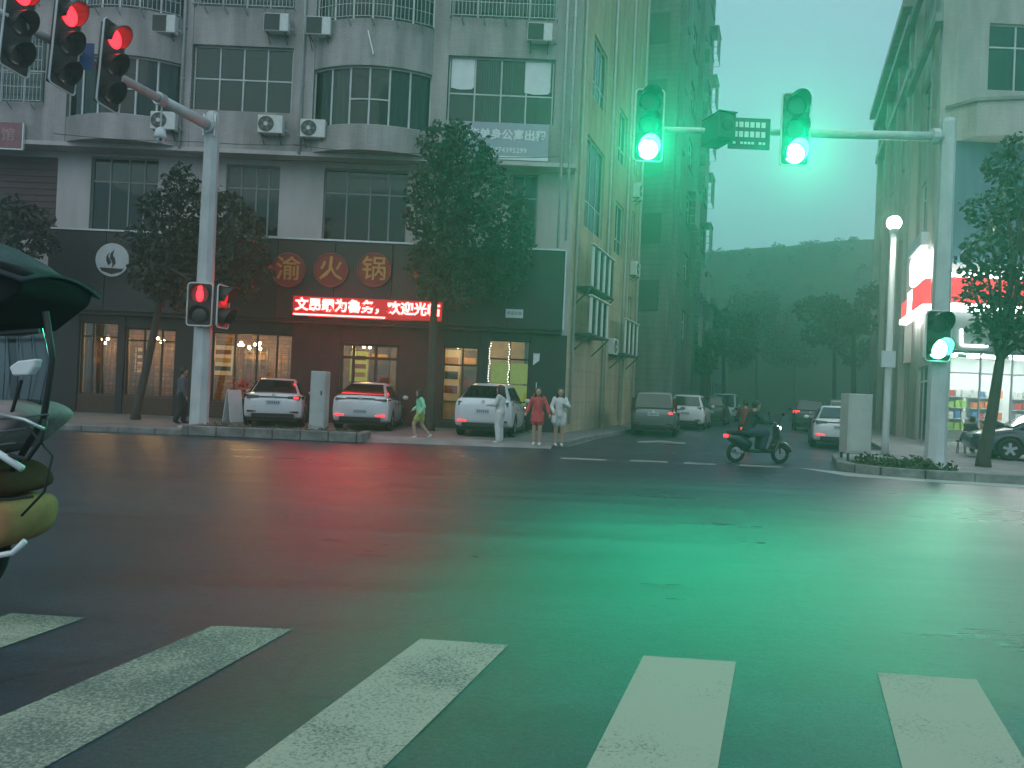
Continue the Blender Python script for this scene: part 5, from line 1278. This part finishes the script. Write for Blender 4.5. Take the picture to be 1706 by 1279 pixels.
car('sedan', rear(453,23.3,PZ,'sedan',R(-13)), R(-13), m_carwhite, 'white sedan parked left of the grey cabinet, right tail light glowing', GP, lit=('spot_r',))
car('fastback', rear(598,23.4,PZ,'fastback',R(-2)), R(-2), m_carwhite, 'white fastback sedan right of the grey cabinet with two red reflectors', GP, lit=('ref_l','ref_r'))
car('hatch', rear(802,23.0,PZ,'hatch',R(7)), R(7), m_carwhite, 'white hatchback with dark rear bumper behind the woman in white', GP, lit=('ref_l',))
GS = 'vehicles along the side street'
for (sty, x, Y, hd, pt, lb, lt_) in [('mpv',1087,30.3,R(14),m_carsilver,'silver people carrier parked at the beige wall in the side street',('spot_r',)),
        ('suv',1140,37.5,STREET,m_carwhite,'white car partly hidden behind the silver people carrier',()),
        ('suv',1181,44.5,STREET,m_cardark,'dark car behind the white one on the left of the side street',()),
        ('suv',1349,42.0,STREET,m_cardark,'dark car with red brake lights driving away down the side street',('tail_l','spot_r')),
        ('sedan',1398,26.6,STREET,m_carwhite,'white sedan half hidden by the right cabinet with a glowing reflector',('ref_l',)),
        ('mpv',1410,33.8,STREET,m_cargrey,'grey people carrier beyond the white sedan on the right',())]:
    car(sty, rear(x,Y,0.0,sty,hd), hd, pt, lb, GS, lit=lt_)
car('van', at(1208,55.0,.0), STREET+math.pi, m_carlight, 'pale van facing the camera down the side street', GS, head=False)
car('sedan', at(1755,22.8,.15), R(-72), m_carblue, 'dark navy car nosing in at the right picture edge', 'cars at the store')

# ================================================================== PEOPLE
def remesh(o, vox):
    m = o.modifiers.new('remesh','REMESH'); m.mode = 'VOXEL'; m.voxel_size = vox; m.use_smooth_shade = True
    s_ = o.modifiers.new('smooth','SMOOTH'); s_.factor = 0.5; s_.iterations = 3
def limb(mb, pts, rad):
    pts = [Vector(p) for p in pts]
    for i, p in enumerate(pts): mb.ball(p, rad[i], 10, 7)
    for i in range(len(pts)-1): mb.tube([pts[i],pts[i+1]],[rad[i],rad[i+1]],10)
def hand(mb, wr, d, up=(0,0,1), s=1.0, side=1):
    wr = Vector(wr); d = Vector(d).normalized(); up = Vector(up); r_ = d.cross(up).normalized(); u = r_.cross(d)
    palm = wr + d*.05*s
    for k in (-1,0,1): mb.ball(palm + r_*k*.018*s, .022*s, 8, 6)
    mb.tube([wr,palm],[.024*s,.026*s],8)
    for k, L in zip((-1.5,-.5,.5,1.5),(.052,.066,.07,.058)):
        a = palm + d*.025*s + r_*k*.018*s; b = a + (d*.8-u*.25)*L*.55*s; c_ = b + (d*.6-u*.7)*L*.5*s
        limb(mb,[a,b,c_],[.0105*s,.0095*s,.008*s])
    a = wr + d*.02*s + r_*side*.022*s; limb(mb,[a, a+(d*.5+r_*side*.8)*.035*s, a+(d*1.1+r_*side*.7)*.05*s],[.012*s,.011*s,.009*s])
def person(label, loc, heading, H=1.62, J=None, top=None, bottom=None, shoes=None, longhair=True, sleeve='long', legs='long', skirt=False, group=None, bag=None, topless_z=None):
    """local: x right, y forward, z up; heading clockwise from +Y"""
    t = thing('person', label, 'person', group, loc=loc, rotz=-heading)
    j = dict(head=(0,.02,.93), neck=(0,0,.855), chest=(0,0,.755), waist=(0,.005,.63), pel=(0,0,.54),
             sl=(-.094,0,.812), sr=(.094,0,.812), el=(-.135,-.01,.65), er=(.135,-.01,.65), wl=(-.14,.05,.5), wr=(.14,.05,.5),
             hl=(-.05,0,.525), hr=(.05,0,.525), kl=(-.055,.012,.285), kr=(.055,.012,.285), al=(-.055,-.012,.045), ar=(.055,-.012,.045))
    j.update(J or {}); j = {k: Vector(v)*H for k, v in j.items()}
    b = MB(); h = j['head']; face = (h-j['neck'])
    b.ball(h,.062*H,14,10,(.84,.98,1.12)); b.ball(h+Vector((0,.052,-.004))*H,.013*H,8,6,(.8,1.1,1.2))
    for s_ in (-1,1): b.ball(h+Vector((s_*.054,-.004,-.002))*H,.014*H,8,6,(.5,.9,1.3))
    b.ball(h+Vector((0,.03,-.048))*H,.028*H,8,6)
    limb(b,[j['neck']-Vector((0,0,.02))*H,h-face*.35],[.032*H,.03*H])
    limb(b,[j['chest'],j['waist'],j['pel']],[.078*H,.066*H,.078*H])
    limb(b,[j['sl'],j['chest'],j['sr']],[.036*H,.075*H,.036*H])
    for s_ in 'lr':
        limb(b,[j['s'+s_],j['e'+s_],j['w'+s_]],[.034*H,.026*H,.018*H])
        hand(b, j['w'+s_], j['w'+s_]-j['e'+s_], up=(0,1,0) if abs((j['w'+s_]-j['e'+s_]).normalized().z) > .7 else (0,0,1), s=H/1.65, side=-1 if s_ == 'l' else 1)
        limb(b,[j['h'+s_],j['k'+s_],j['a'+s_]],[.058*H,.038*H,.025*H])
        a = j['a'+s_]; dk = (j['a'+s_]-j['k'+s_]).normalized(); fw = Vector((0,1,0)); fw = (fw-dk*fw.dot(dk)*.9).normalized()
        limb(b,[a-dk*0+Vector((0,0,-.012))*H,a+fw*.075*H+dk*.022*H],[.024*H,.018*H])
    o = b.build('body', m_skin, t); remesh(o, .0125)
    for s_ in (-1,1): MB().ball(h+Vector((s_*.021,.055,.006))*H,.006*H,8,6).build('eye', m_hair, t, smooth=True)
    MB().ball(h+Vector((0,.05,-.033))*H,.011*H,8,6,(1.4,.5,.4)).build('mouth', m_cmaroon, t, smooth=True)
    hr = MB(); hr.ball(h+Vector((0,-.014,.018))*H,.066*H,14,10,(.9,.98,1.1))
    if longhair:
        limb(hr,[h+Vector((0,-.03,0))*H,h+Vector((0,-.055,-.09))*H,h+Vector((0,-.07,-.2))*H],[.058*H,.05*H,.03*H])
        for s_ in (-1,1): limb(hr,[h+Vector((s_*.045,-.01,.01))*H,h+Vector((s_*.062,.0,-.09))*H,h+Vector((s_*.06,.02,-.16))*H],[.024*H,.022*H,.012*H])
    ho = hr.build('hair', m_hair, t); remesh(ho, .016)
    # top
    c = MB(); e = .013*H
    limb(c,[j['chest'],j['waist'],j['pel']],[.080*H+e,.072*H+e,.082*H+e])
    limb(c,[j['sl'],j['chest'],j['sr']],[.028*H+e,.076*H+e,.028*H+e])
    for s_ in 'lr':
        end = j['w'+s_].lerp(j['e'+s_],.08) if sleeve == 'long' else j['s'+s_].lerp(j['e'+s_],.75)
        if sleeve == 'long': limb(c,[j['s'+s_],j['e'+s_],end],[.027*H+e,.023*H+e,.019*H+e])
        else: limb(c,[j['s'+s_],end],[.028*H+e,.027*H+e])
    if skirt:
        c.tube([j['pel']+Vector((0,0,.04))*H, j['pel']-Vector((0,0,.14))*H],[.09*H,.125*H],16)
    co = c.build('top', top, t); remesh(co, .016)
    if bottom:
        c = MB()
        limb(c,[j['pel']+Vector((0,0,.03))*H,j['pel']],[.074*H+e*.6,.08*H+e*.6])
        for s_ in 'lr':
            if legs == 'long': limb(c,[j['h'+s_],j['k'+s_],j['a'+s_].lerp(j['k'+s_],.08)],[.062*H+e,.046*H+e,.036*H+e])
            else: limb(c,[j['h'+s_],j['h'+s_].lerp(j['k'+s_],.55)],[.062*H+e,.056*H+e])
        bo = c.build('trousers' if legs == 'long' else 'shorts', bottom, t); remesh(bo, .016)
    for s_ in 'lr':
        a = j['a'+s_]; dk = (j['a'+s_]-j['k'+s_]).normalized(); fw = Vector((0,1,0)); fw = (fw-dk*fw.dot(dk)*.9).normalized()
        c = MB(); limb(c,[a+dk*.012*H-fw*.008*H,a+fw*.05*H+dk*.024*H,a+fw*.09*H+dk*.026*H],[.03*H,.026*H,.02*H])
        so_ = c.build('shoe', shoes or m_cwhite, t); remesh(so_, .012)
    if bag:
        p = (j['w'+bag[0]])
        m_ = MB(); m_.box(p.x-.05,p.x+.05,p.y-.13,p.y+.13,p.z-.3,p.z-.09)
        bo = m_.build('handbag', bag[1], t, bevel=.02); MB().tube([(p.x,p.y-.09,p.z-.1),(p.x,p.y-.03,p.z+.0),(p.x,p.y+.03,p.z+.0),(p.x,p.y+.09,p.z-.1)],.01,6).build('strap', m_cdark, bo)
    return t
S_LO = 0.0
# woman walking left in bright green-white top
person('person in a pale green top and short yellow green bottoms striding left by the fastback', at(699,21.9,.06), R(-95), 1.42,
       dict(kl=(-.055,.13,.31),al=(-.055,.09,.06),kr=(.055,-.03,.29),ar=(.055,-.2,.085),el=(-.135,-.07,.66),wl=(-.13,.02,.52),er=(.135,.06,.66),wr=(.12,.16,.58),head=(0,.05,.925),neck=(0,.02,.855),chest=(0,.015,.755)), m_cgreen, m_cyel, m_cwhite, legs='short')
person('woman in white top and wide white trousers holding her phone before the hatchback', at(831,21.7,.06), R(-70), 1.62,
       dict(el=(-.13,.05,.67),wl=(-.08,.17,.66),er=(.13,.05,.67),wr=(.07,.17,.68)), m_cwhite, m_cwhite, m_cwhite)
person('woman in a loose red top with bare legs between the two women in white', at(894,21.6,.06), R(-170), 1.62,
       dict(el=(-.16,.0,.67),wl=(-.2,.05,.55),er=(.16,.0,.67),wr=(.19,.08,.56),kl=(-.05,.04,.285),al=(-.05,.02,.045)), m_cred, m_cred, m_cwhite, legs='short', skirt=True)
person('woman with long hair in a cream top and shorts nearest the beige wall corner', at(930,21.7,.06), R(-185), 1.63,
       dict(el=(-.15,.04,.68),wl=(-.06,.13,.72),er=(.15,.03,.67),wr=(.12,.13,.58)), m_cwhite, m_cwhite, m_cwhite, legs='short', bag=('r', m_cwhite))
person('person in grey blue coat and dark trousers on the pavement left of the mast', at(301,23.4,PZ), R(60), 1.68,
       dict(kl=(-.055,.06,.29),al=(-.055,.05,.045),kr=(.055,-.01,.29),ar=(.055,-.1,.06)), m_cgrey, m_cdark, m_cdark, longhair=False)
SIT = dict(pel=(0,0,.30),waist=(0,.05,.385),chest=(0,.11,.50),neck=(0,.16,.585),head=(0,.19,.66),sl=(-.105,.12,.555),sr=(.105,.12,.555),
           el=(-.13,.2,.43),er=(.13,.2,.43),wl=(-.06,.31,.42),wr=(.06,.31,.42),hl=(-.05,.02,.29),hr=(.05,.02,.29),kl=(-.07,.25,.31),kr=(.07,.25,.31),al=(-.07,.27,.05),ar=(.07,.34,.05))
person('person in dark clothes sitting before the store window left of the tree trunk', at(1606,25.0,.15), R(75), 1.66, SIT, m_cdark, m_cdark, m_cwhite, longhair=False)
st_ = thing('stool', 'small stool under the person sitting before the store window', 'stool', loc=at(1602,25.0,.15))
MB().disc((-.02,0,.40),.17,(0,0,1),.05,18).build('seat', m_wood, st_)
for a in (.4,2,3.6,5.2): MB().tube([(-.02+math.cos(a)*.12,math.sin(a)*.12,.375),(-.02+math.cos(a)*.16,math.sin(a)*.16,0)],.016,6).build('leg', m_wood, st_)
BEND = dict(pel=(0,-.04,.50),waist=(0,.04,.57),chest=(0,.16,.60),neck=(0,.25,.60),head=(0,.32,.585),sl=(-.105,.2,.60),sr=(.105,.2,.60),el=(-.12,.25,.44),er=(.12,.25,.44),wl=(-.06,.33,.34),wr=(.06,.33,.34),hl=(-.05,-.04,.49),hr=(.05,-.04,.49),kl=(-.06,.06,.27),kr=(.06,.02,.27),al=(-.06,-.02,.045),ar=(.06,-.1,.05))
person('person in dark clothes bending forward behind the leaning tree trunk', at(1668,23.6,.15), R(-80), 1.66, BEND, m_cdark, m_cblue, m_cwhite, longhair=False)

# ================================================================== SCOOTERS
def scooter(label, loc, heading, paint, group=None, tail=True, lit_head=True):
    """local x forward"""
    t = thing('scooter', label, 'scooter', group, loc=loc, rotz=math.pi/2-heading)
    for wx in (-.62,.62):
        ring = [(wx+math.cos(a)*.2,0,.24+math.sin(a)*.2) for a in np.linspace(0,2*math.pi,25)]
        wo = MB().tube(ring,.05,8,cap=False).build('wheel', m_tyre, t, smooth=True)
        MB().disc((wx,0,.24),.15,(0,1,0),.03,18).build('rim', m_rim, wo)
    MB().tube([(-.9,0,.66),(-.7,0,.62),(-.45,0,.52),(-.25,0,.42)],[.05,.15,.16,.12],12).build('rear_body', paint, t, smooth=True)
    MB().box(-.3,.36,-.15,.15,.26,.34).build('footboard', m_trim, t, bevel=.02)
    MB().add([(.34,-.18,.3),(.34,.18,.3),(.5,.2,.62),(.5,-.2,.62),(.46,-.14,.95),(.46,.14,.95),(.42,-.18,.3),(.42,.18,.3),(.58,.17,.62),(.58,-.17,.62),(.53,-.1,.95),(.53,.1,.95)],[(0,1,2,3),(3,2,5,4),(7,6,9,8),(8,9,10,11),(1,7,8,2),(2,8,11,5),(6,0,3,9),(9,3,4,10),(4,5,11,10),(0,6,7,1)]).build('leg_shield', paint, t, bevel=.02)
    MB().tube([(.62,0,.24),(.56,0,.55),(.46,0,1.0)],[.03,.035,.03],8).build('fork', m_trim, t)
    MB().tube([(.62+math.cos(a)*.27,0,.24+math.sin(a)*.27) for a in np.linspace(.2,2.6,9)],.06,8).build('front_mudguard', paint, t, smooth=True)
    hb = MB().tube([(.36,-.34,1.0),(.44,-.2,1.04),(.46,0,1.02),(.44,.2,1.04),(.36,.34,1.0)],.018,8).build('handlebar', m_trim, t, smooth=True)
    for s_ in (-1,1):
        MB().tube([(.36,s_*.34,1.0),(.31,s_*.44,.98)],.024,8).build('grip', m_tyre, hb)
        MB().tube([(.43,s_*.22,1.04),(.46,s_*.32,1.22)],.008,6).build('mirror_stem', m_trim, hb)
        MB().ball((.46,s_*.34,1.26),.06,10,7,(.35,1.1,.8)).build('mirror', m_trim, hb, smooth=True)
    MB().ball((.55,0,.9),.085,12,8,(.7,1.1,.8)).build('headlight', m_headlit if lit_head else m_glass_car, t, smooth=True)
    MB().box(-.82,-.1,-.15,.15,.70,.80).build('seat', m_tyre, t, bevel=.04, seg=3)
    MB().box(-.93,-.88,-.09,.09,.62,.70).build('tail_light', m_taillit if tail else m_tail, t, bevel=.01)
    MB().tube([(-.62,-.12,.24),(-.7,-.13,.3),(-.5,-.13,.26)],.045,8).build('exhaust', m_rim, t)
    return t
RIDE = dict(pel=(0,-.06,.47),waist=(0,-.03,.56),chest=(0,.02,.69),neck=(0,.05,.79),head=(0,.08,.865),sl=(-.105,.03,.745),sr=(.105,.03,.745),el=(-.14,.13,.62),er=(.14,.13,.62),wl=(-.16,.25,.62),wr=(.16,.25,.62),
            hl=(-.055,-.04,.46),hr=(.055,-.04,.46),kl=(-.09,.2,.46),kr=(.09,.2,.46),al=(-.08,.16,.235),ar=(.08,.16,.235))
sp = at(1262,19.6,0.0); HD = R(78)
scooter('dark scooter crossing the mouth of the side street from left to right', sp, HD, m_cardark, 'scooters')
f_ = Vector((math.sin(HD),math.cos(HD),0))
person('rider in dark clothes on the scooter crossing the side street mouth', (sp[0]-f_.x*.22,sp[1]-f_.y*.22,.0), HD, 1.68, RIDE, m_cdark, m_cblue, m_cdark, longhair=False)
sp2 = at(1240,25.5,0.0); HD2 = STREET
scooter('red tailed scooter riding away behind the crossing scooter', sp2, HD2, m_redwall, 'scooters', lit_head=False)
f_ = SD
person('rider in a maroon jacket on the scooter riding away up the side street', (sp2[0]-f_.x*.22,sp2[1]-f_.y*.22,0), HD2, 1.68, RIDE, m_cmaroon, m_cdark, m_cdark, longhair=False)

# near canopy tricycle at the left edge: heading right, mostly outside the picture
YN = 5.1
def PN(x, y, dy=0.0): return P(x, y, YN+dy)
g0 = G(20,1012); 
tr = thing('canopy_tricycle', 'canopied delivery tricycle with quilted wind shield cut by the left edge', 'tricycle', loc=(P(-80,900,YN).x, YN, 0))
def poly_slab(px, y0, y1, name, mat, parent, bevel=0.0, dys=None):
    pts = [P(x,y,YN) for x,y in px]; n = len(pts)
    vs = [(p.x,YN+y0,p.z) for p in pts] + [(p.x,YN+y1,p.z) for p in pts]
    return MB().add(vs,[tuple(range(n)),tuple(range(2*n-1,n-1,-1))]+[(i,i+n,(i+1)%n+n,(i+1)%n) for i in range(n)]).build(name, mat, parent, world=True, bevel=bevel, seg=3)
m_ncan = pmat('canopy_cloth',(0.014,0.014,0.016),0.95,var=0.25,spec=0.1); m_nclear = glassmat('canopy_plastic',(0.42,0.48,0.52),0.02,0.12)
m_quilt = pmat('quilt',(0.30,0.235,0.235),0.95,var=0.3,scale=5,bump=0.9,bscale=9,spec=0.1); m_ycow = pmat('yellow_cowl',(0.36,0.185,0.085),0.85,var=0.3,scale=3,spec=0.15); m_bcow = pmat('brown_cowl',(0.07,0.03,0.018),0.9,var=0.3,spec=0.1)
# canopy roof: curved sheet
cv = []; prof = [(-420,392),(-200,388),(-60,396),(20,404),(60,424),(92,448),(132,462)]
roof = MB(); vs = []; fs = []
for i, (x,y) in enumerate(prof):
    p = P(x,y,YN)
    for k in range(7):
        v = -0.45 + 0.9*k/6; vs.append((p.x, YN+v, p.z - 0.10*(2*v)**2))
for i in range(len(prof)-1):
    for k in range(6): fs.append((i*7+k,(i+1)*7+k,(i+1)*7+k+1,i*7+k+1))
ro = roof.add(vs,fs).build('canopy', pmat('canopy_top',(0.05,0.06,0.07),0.8,var=0.6,scale=3.0,bump=0.5,bscale=6,spec=0.15), tr, world=True, smooth=True)
sm = ro.modifiers.new('s','SOLIDIFY'); sm.thickness = 0.02
poly_slab([(-400,440),(0,448),(88,452),(128,468),(118,500),(60,545),(0,555),(-400,550)],-0.40,0.40,'canopy_skirt', m_ncan, tr, 0.03)
poly_slab([(0,552),(96,548),(108,600),(100,690),(62,705),(0,690)],-0.02,-0.012,'wind_screen', m_nclear, tr)
MB().tube([P(100,520,YN-0.3),P(112,600,YN-0.3),P(96,700,YN-0.25),P(40,790,YN-0.1)],0.02,8).build('screen_frame', m_trim, tr, world=True, smooth=True)
MB().tube([P(-300,540,YN+0.3),P(-310,800,YN+0.3)],0.02,8).build('rear_post', m_trim, tr, world=True)
mc = [(38,612),(52,602),(84,598),(80,612),(70,626),(44,627)]
mv = MB(); pts_ = [P(x,y,YN-0.35) for x,y in mc]
mv.add([(p.x,p.y,p.z) for p in pts_]+[(p.x+0.02,p.y+0.05,p.z) for p in pts_],[tuple(range(6)),tuple(range(11,5,-1))]+[(i,i+6,(i+1)%6+6,(i+1)%6) for i in range(6)])
mo = mv.build('mirror', m_white, tr, world=True, bevel=0.012, seg=2)
MB().tube([P(60,634,YN-0.34),P(40,700,YN-0.3)],0.012,6).build('mirror_stem', m_trim, mo, world=False)
# quilted hand guard: pointed cushion
q = MB(); pts = [(-60,690),(10,668),(70,662),(127,688),(90,712),(62,744),(10,762),(-60,770)]
for yy, sc_ in ((-0.34,0.86),(-0.30,1.0),(0.28,1.0),(0.32,0.86)):
    cx_, cy_ = 25, 712
    for (x,y) in pts: p = P(cx_+(x-cx_)*sc_, cy_+(y-cy_)*sc_, YN); q.v.append((p.x,YN+yy,p.z))
n = len(pts)
for r_ in range(3):
    for i in range(n): q.f.append((r_*n+i, r_*n+(i+1)%n, (r_+1)*n+(i+1)%n, (r_+1)*n+i))
q.f += [tuple(range(n-1,-1,-1)), tuple(range(3*n,4*n))]
qo = q.build('hand_quilt', m_quilt, tr, world=True, smooth=True); ss_ = qo.modifiers.new('s','SUBSURF'); ss_.levels = 2; ss_.render_levels = 2
MB().tube([P(100,700,YN-0.36),P(92,735,YN-0.36),P(70,766,YN-0.36),P(40,760,YN-0.36)],0.016,8).build('cable', m_trim, tr, world=True, smooth=True)
for (a_, b_) in (((-40,700),(120,690)),((-40,722),(92,712)),((-40,742),(64,738))):
    MB().tube([P(a_[0],a_[1],YN-0.345),P((a_[0]+b_[0])/2,(a_[1]+b_[1])/2+3,YN-0.352),P(b_[0]-14,b_[1]+1,YN-0.33)],0.006,6).build('quilt_seam', m_cgrey, tr, world=True)
MB().tube([P(-20,832,YN-0.33),P(40,833,YN-0.34),P(80,828,YN-0.28)],0.009,6).build('panel_gap', m_trim, tr, world=True)
MB().tube([P(70,712,YN-0.36),P(112,760,YN-0.33),P(98,820,YN-0.33),P(60,860,YN-0.3)],0.008,6).build('cable', m_trim, tr, world=True, smooth=True)
MB().tube([P(20,690,YN-0.38),P(66,700,YN-0.42),P(98,716,YN-0.40)],0.011,8).build('brake_lever', m_alu, tr, world=True, smooth=True)
MB().tube([P(-100,560,YN-0.30),P(0,558,YN-0.30),P(90,552,YN-0.30)],0.016,8).build('canopy_rail', m_trim, tr, world=True)
for k_ in range(5): MB().tube([P(10+k_*22,560,YN-0.03),P(8+k_*23,620,YN-0.05),P(6+k_*20,690,YN-0.03)],0.004,5).build('screen_fold', m_nclear, tr, world=True)
MB().tube([P(-40,745,YN-0.37),P(20,755,YN-0.37),P(62,782,YN-0.37)],0.022,8).build('fairing_edge', m_white, tr, world=True, smooth=True)
def cowl(px, name, mat, y0=-0.33, y1=0.33):
    c = MB(); n = len(px); cx_ = sum(p[0] for p in px)/n; cy_ = sum(p[1] for p in px)/n
    for yy, k in ((y0,0.78),(y0+0.07,1.0),(y1-0.07,1.0),(y1,0.78)):
        for (x,y) in px: p = P(cx_+(x-cx_)*k, cy_+(y-cy_)*k, YN); c.v.append((p.x,YN+yy,p.z))
    for r_ in range(3):
        for i in range(n): c.f.append((r_*n+i, r_*n+(i+1)%n, (r_+1)*n+(i+1)%n, (r_+1)*n+i))
    c.f += [tuple(range(n-1,-1,-1)), tuple(range(3*n,4*n))]
    o_ = c.build(name, mat, tr, world=True, smooth=True); s_ = o_.modifiers.new('s','SUBSURF'); s_.levels = 2; s_.render_levels = 2
    return o_
cowl([(-120,765),(0,760),(58,772),(82,800),(86,830),(-120,832)],'upper_cowl', m_bcow)
cowl([(-120,828),(0,828),(84,822),(90,850),(84,885),(62,908),(0,915),(-120,915)],'lower_cowl', m_ycow)
MB().tube([P(-100,934,YN-0.34),P(0,930,YN-0.34),P(45,922,YN-0.34),P(66,902,YN-0.34)],0.018,8).build('bumper_bar', m_white, tr, world=True, smooth=True)
wc = P(-62,910,YN); wrad = wc.z
ring = [(wc.x+math.cos(a)*(wrad-0.06),YN,wrad+math.sin(a)*(wrad-0.06)) for a in np.linspace(0,2*math.pi,37)]
wo = MB().tube(ring,0.06,10,cap=False).build('wheel', m_tyre, tr, world=True, smooth=True)
MB().disc((wc.x,YN,wrad),wrad*0.7,(0,1,0),0.05,24).build('rim', m_trim, wo)
MB().box(wc.x-2.6,wc.x-0.1,YN-0.45,YN+0.45,0.38,0.5).build('chassis', m_trim, tr, world=True)
MB().box(wc.x-2.6,wc.x-1.3,YN-0.5,YN+0.5,0.501,1.25).build('cargo_box', m_bcow, tr, world=True, bevel=0.03)
for yy in (-0.5,0.5):
    ring = [(wc.x-1.9+math.cos(a)*0.2,YN+yy,0.26+math.sin(a)*0.2) for a in np.linspace(0,2*math.pi,31)]
    w2_ = MB().tube(ring,0.06,10,cap=False).build('wheel', m_tyre, tr, world=True, smooth=True)
    MB().disc((wc.x-1.9,YN+yy,0.26),0.15,(0,1,0),0.05,20).build('rim', m_trim, w2_)
MB().box(wc.x-1.2,wc.x-0.75,YN-0.25,YN+0.25,0.501,0.85).build('seat', m_tyre, tr, world=True, bevel=0.04)
person('rider in a dark red jacket inside the canopied tricycle at the left edge', (wc.x-0.52,YN,0.0), R(90), 1.7, dict(RIDE, wl=(-.15,.42,.64),wr=(.15,.42,.64),el=(-.15,.22,.62),er=(.15,.22,.62)), m_cmaroon, m_cdark, m_cdark, longhair=False)

tr.location.x -= 0.09
# ================================================================== ADDED HAZE
hz = MB().box(-130,160,-40,240,-1.2,60).build('haze', None, None)  # added volume standing in for the veiling glare around the green signals
hz['kind'] = 'stuff'; hz['label'] = 'thin haze added over the street to imitate green signal glare'; hz['category'] = 'haze'
hm = bpy.data.materials.new('glare_haze'); hm.use_nodes = True
for n_ in list(hm.node_tree.nodes): hm.node_tree.nodes.remove(n_)
ho = hm.node_tree.nodes.new('ShaderNodeOutputMaterial'); hv_ = hm.node_tree.nodes.new('ShaderNodeVolumePrincipled')
hv_.inputs['Color'].default_value = (0.78,0.94,0.95,1); hv_.inputs['Density'].default_value = 0.005; hv_.inputs['Anisotropy'].default_value = 0.6
hm.node_tree.links.new(hv_.outputs[0], ho.inputs['Volume'])
hz.data.materials.append(hm)
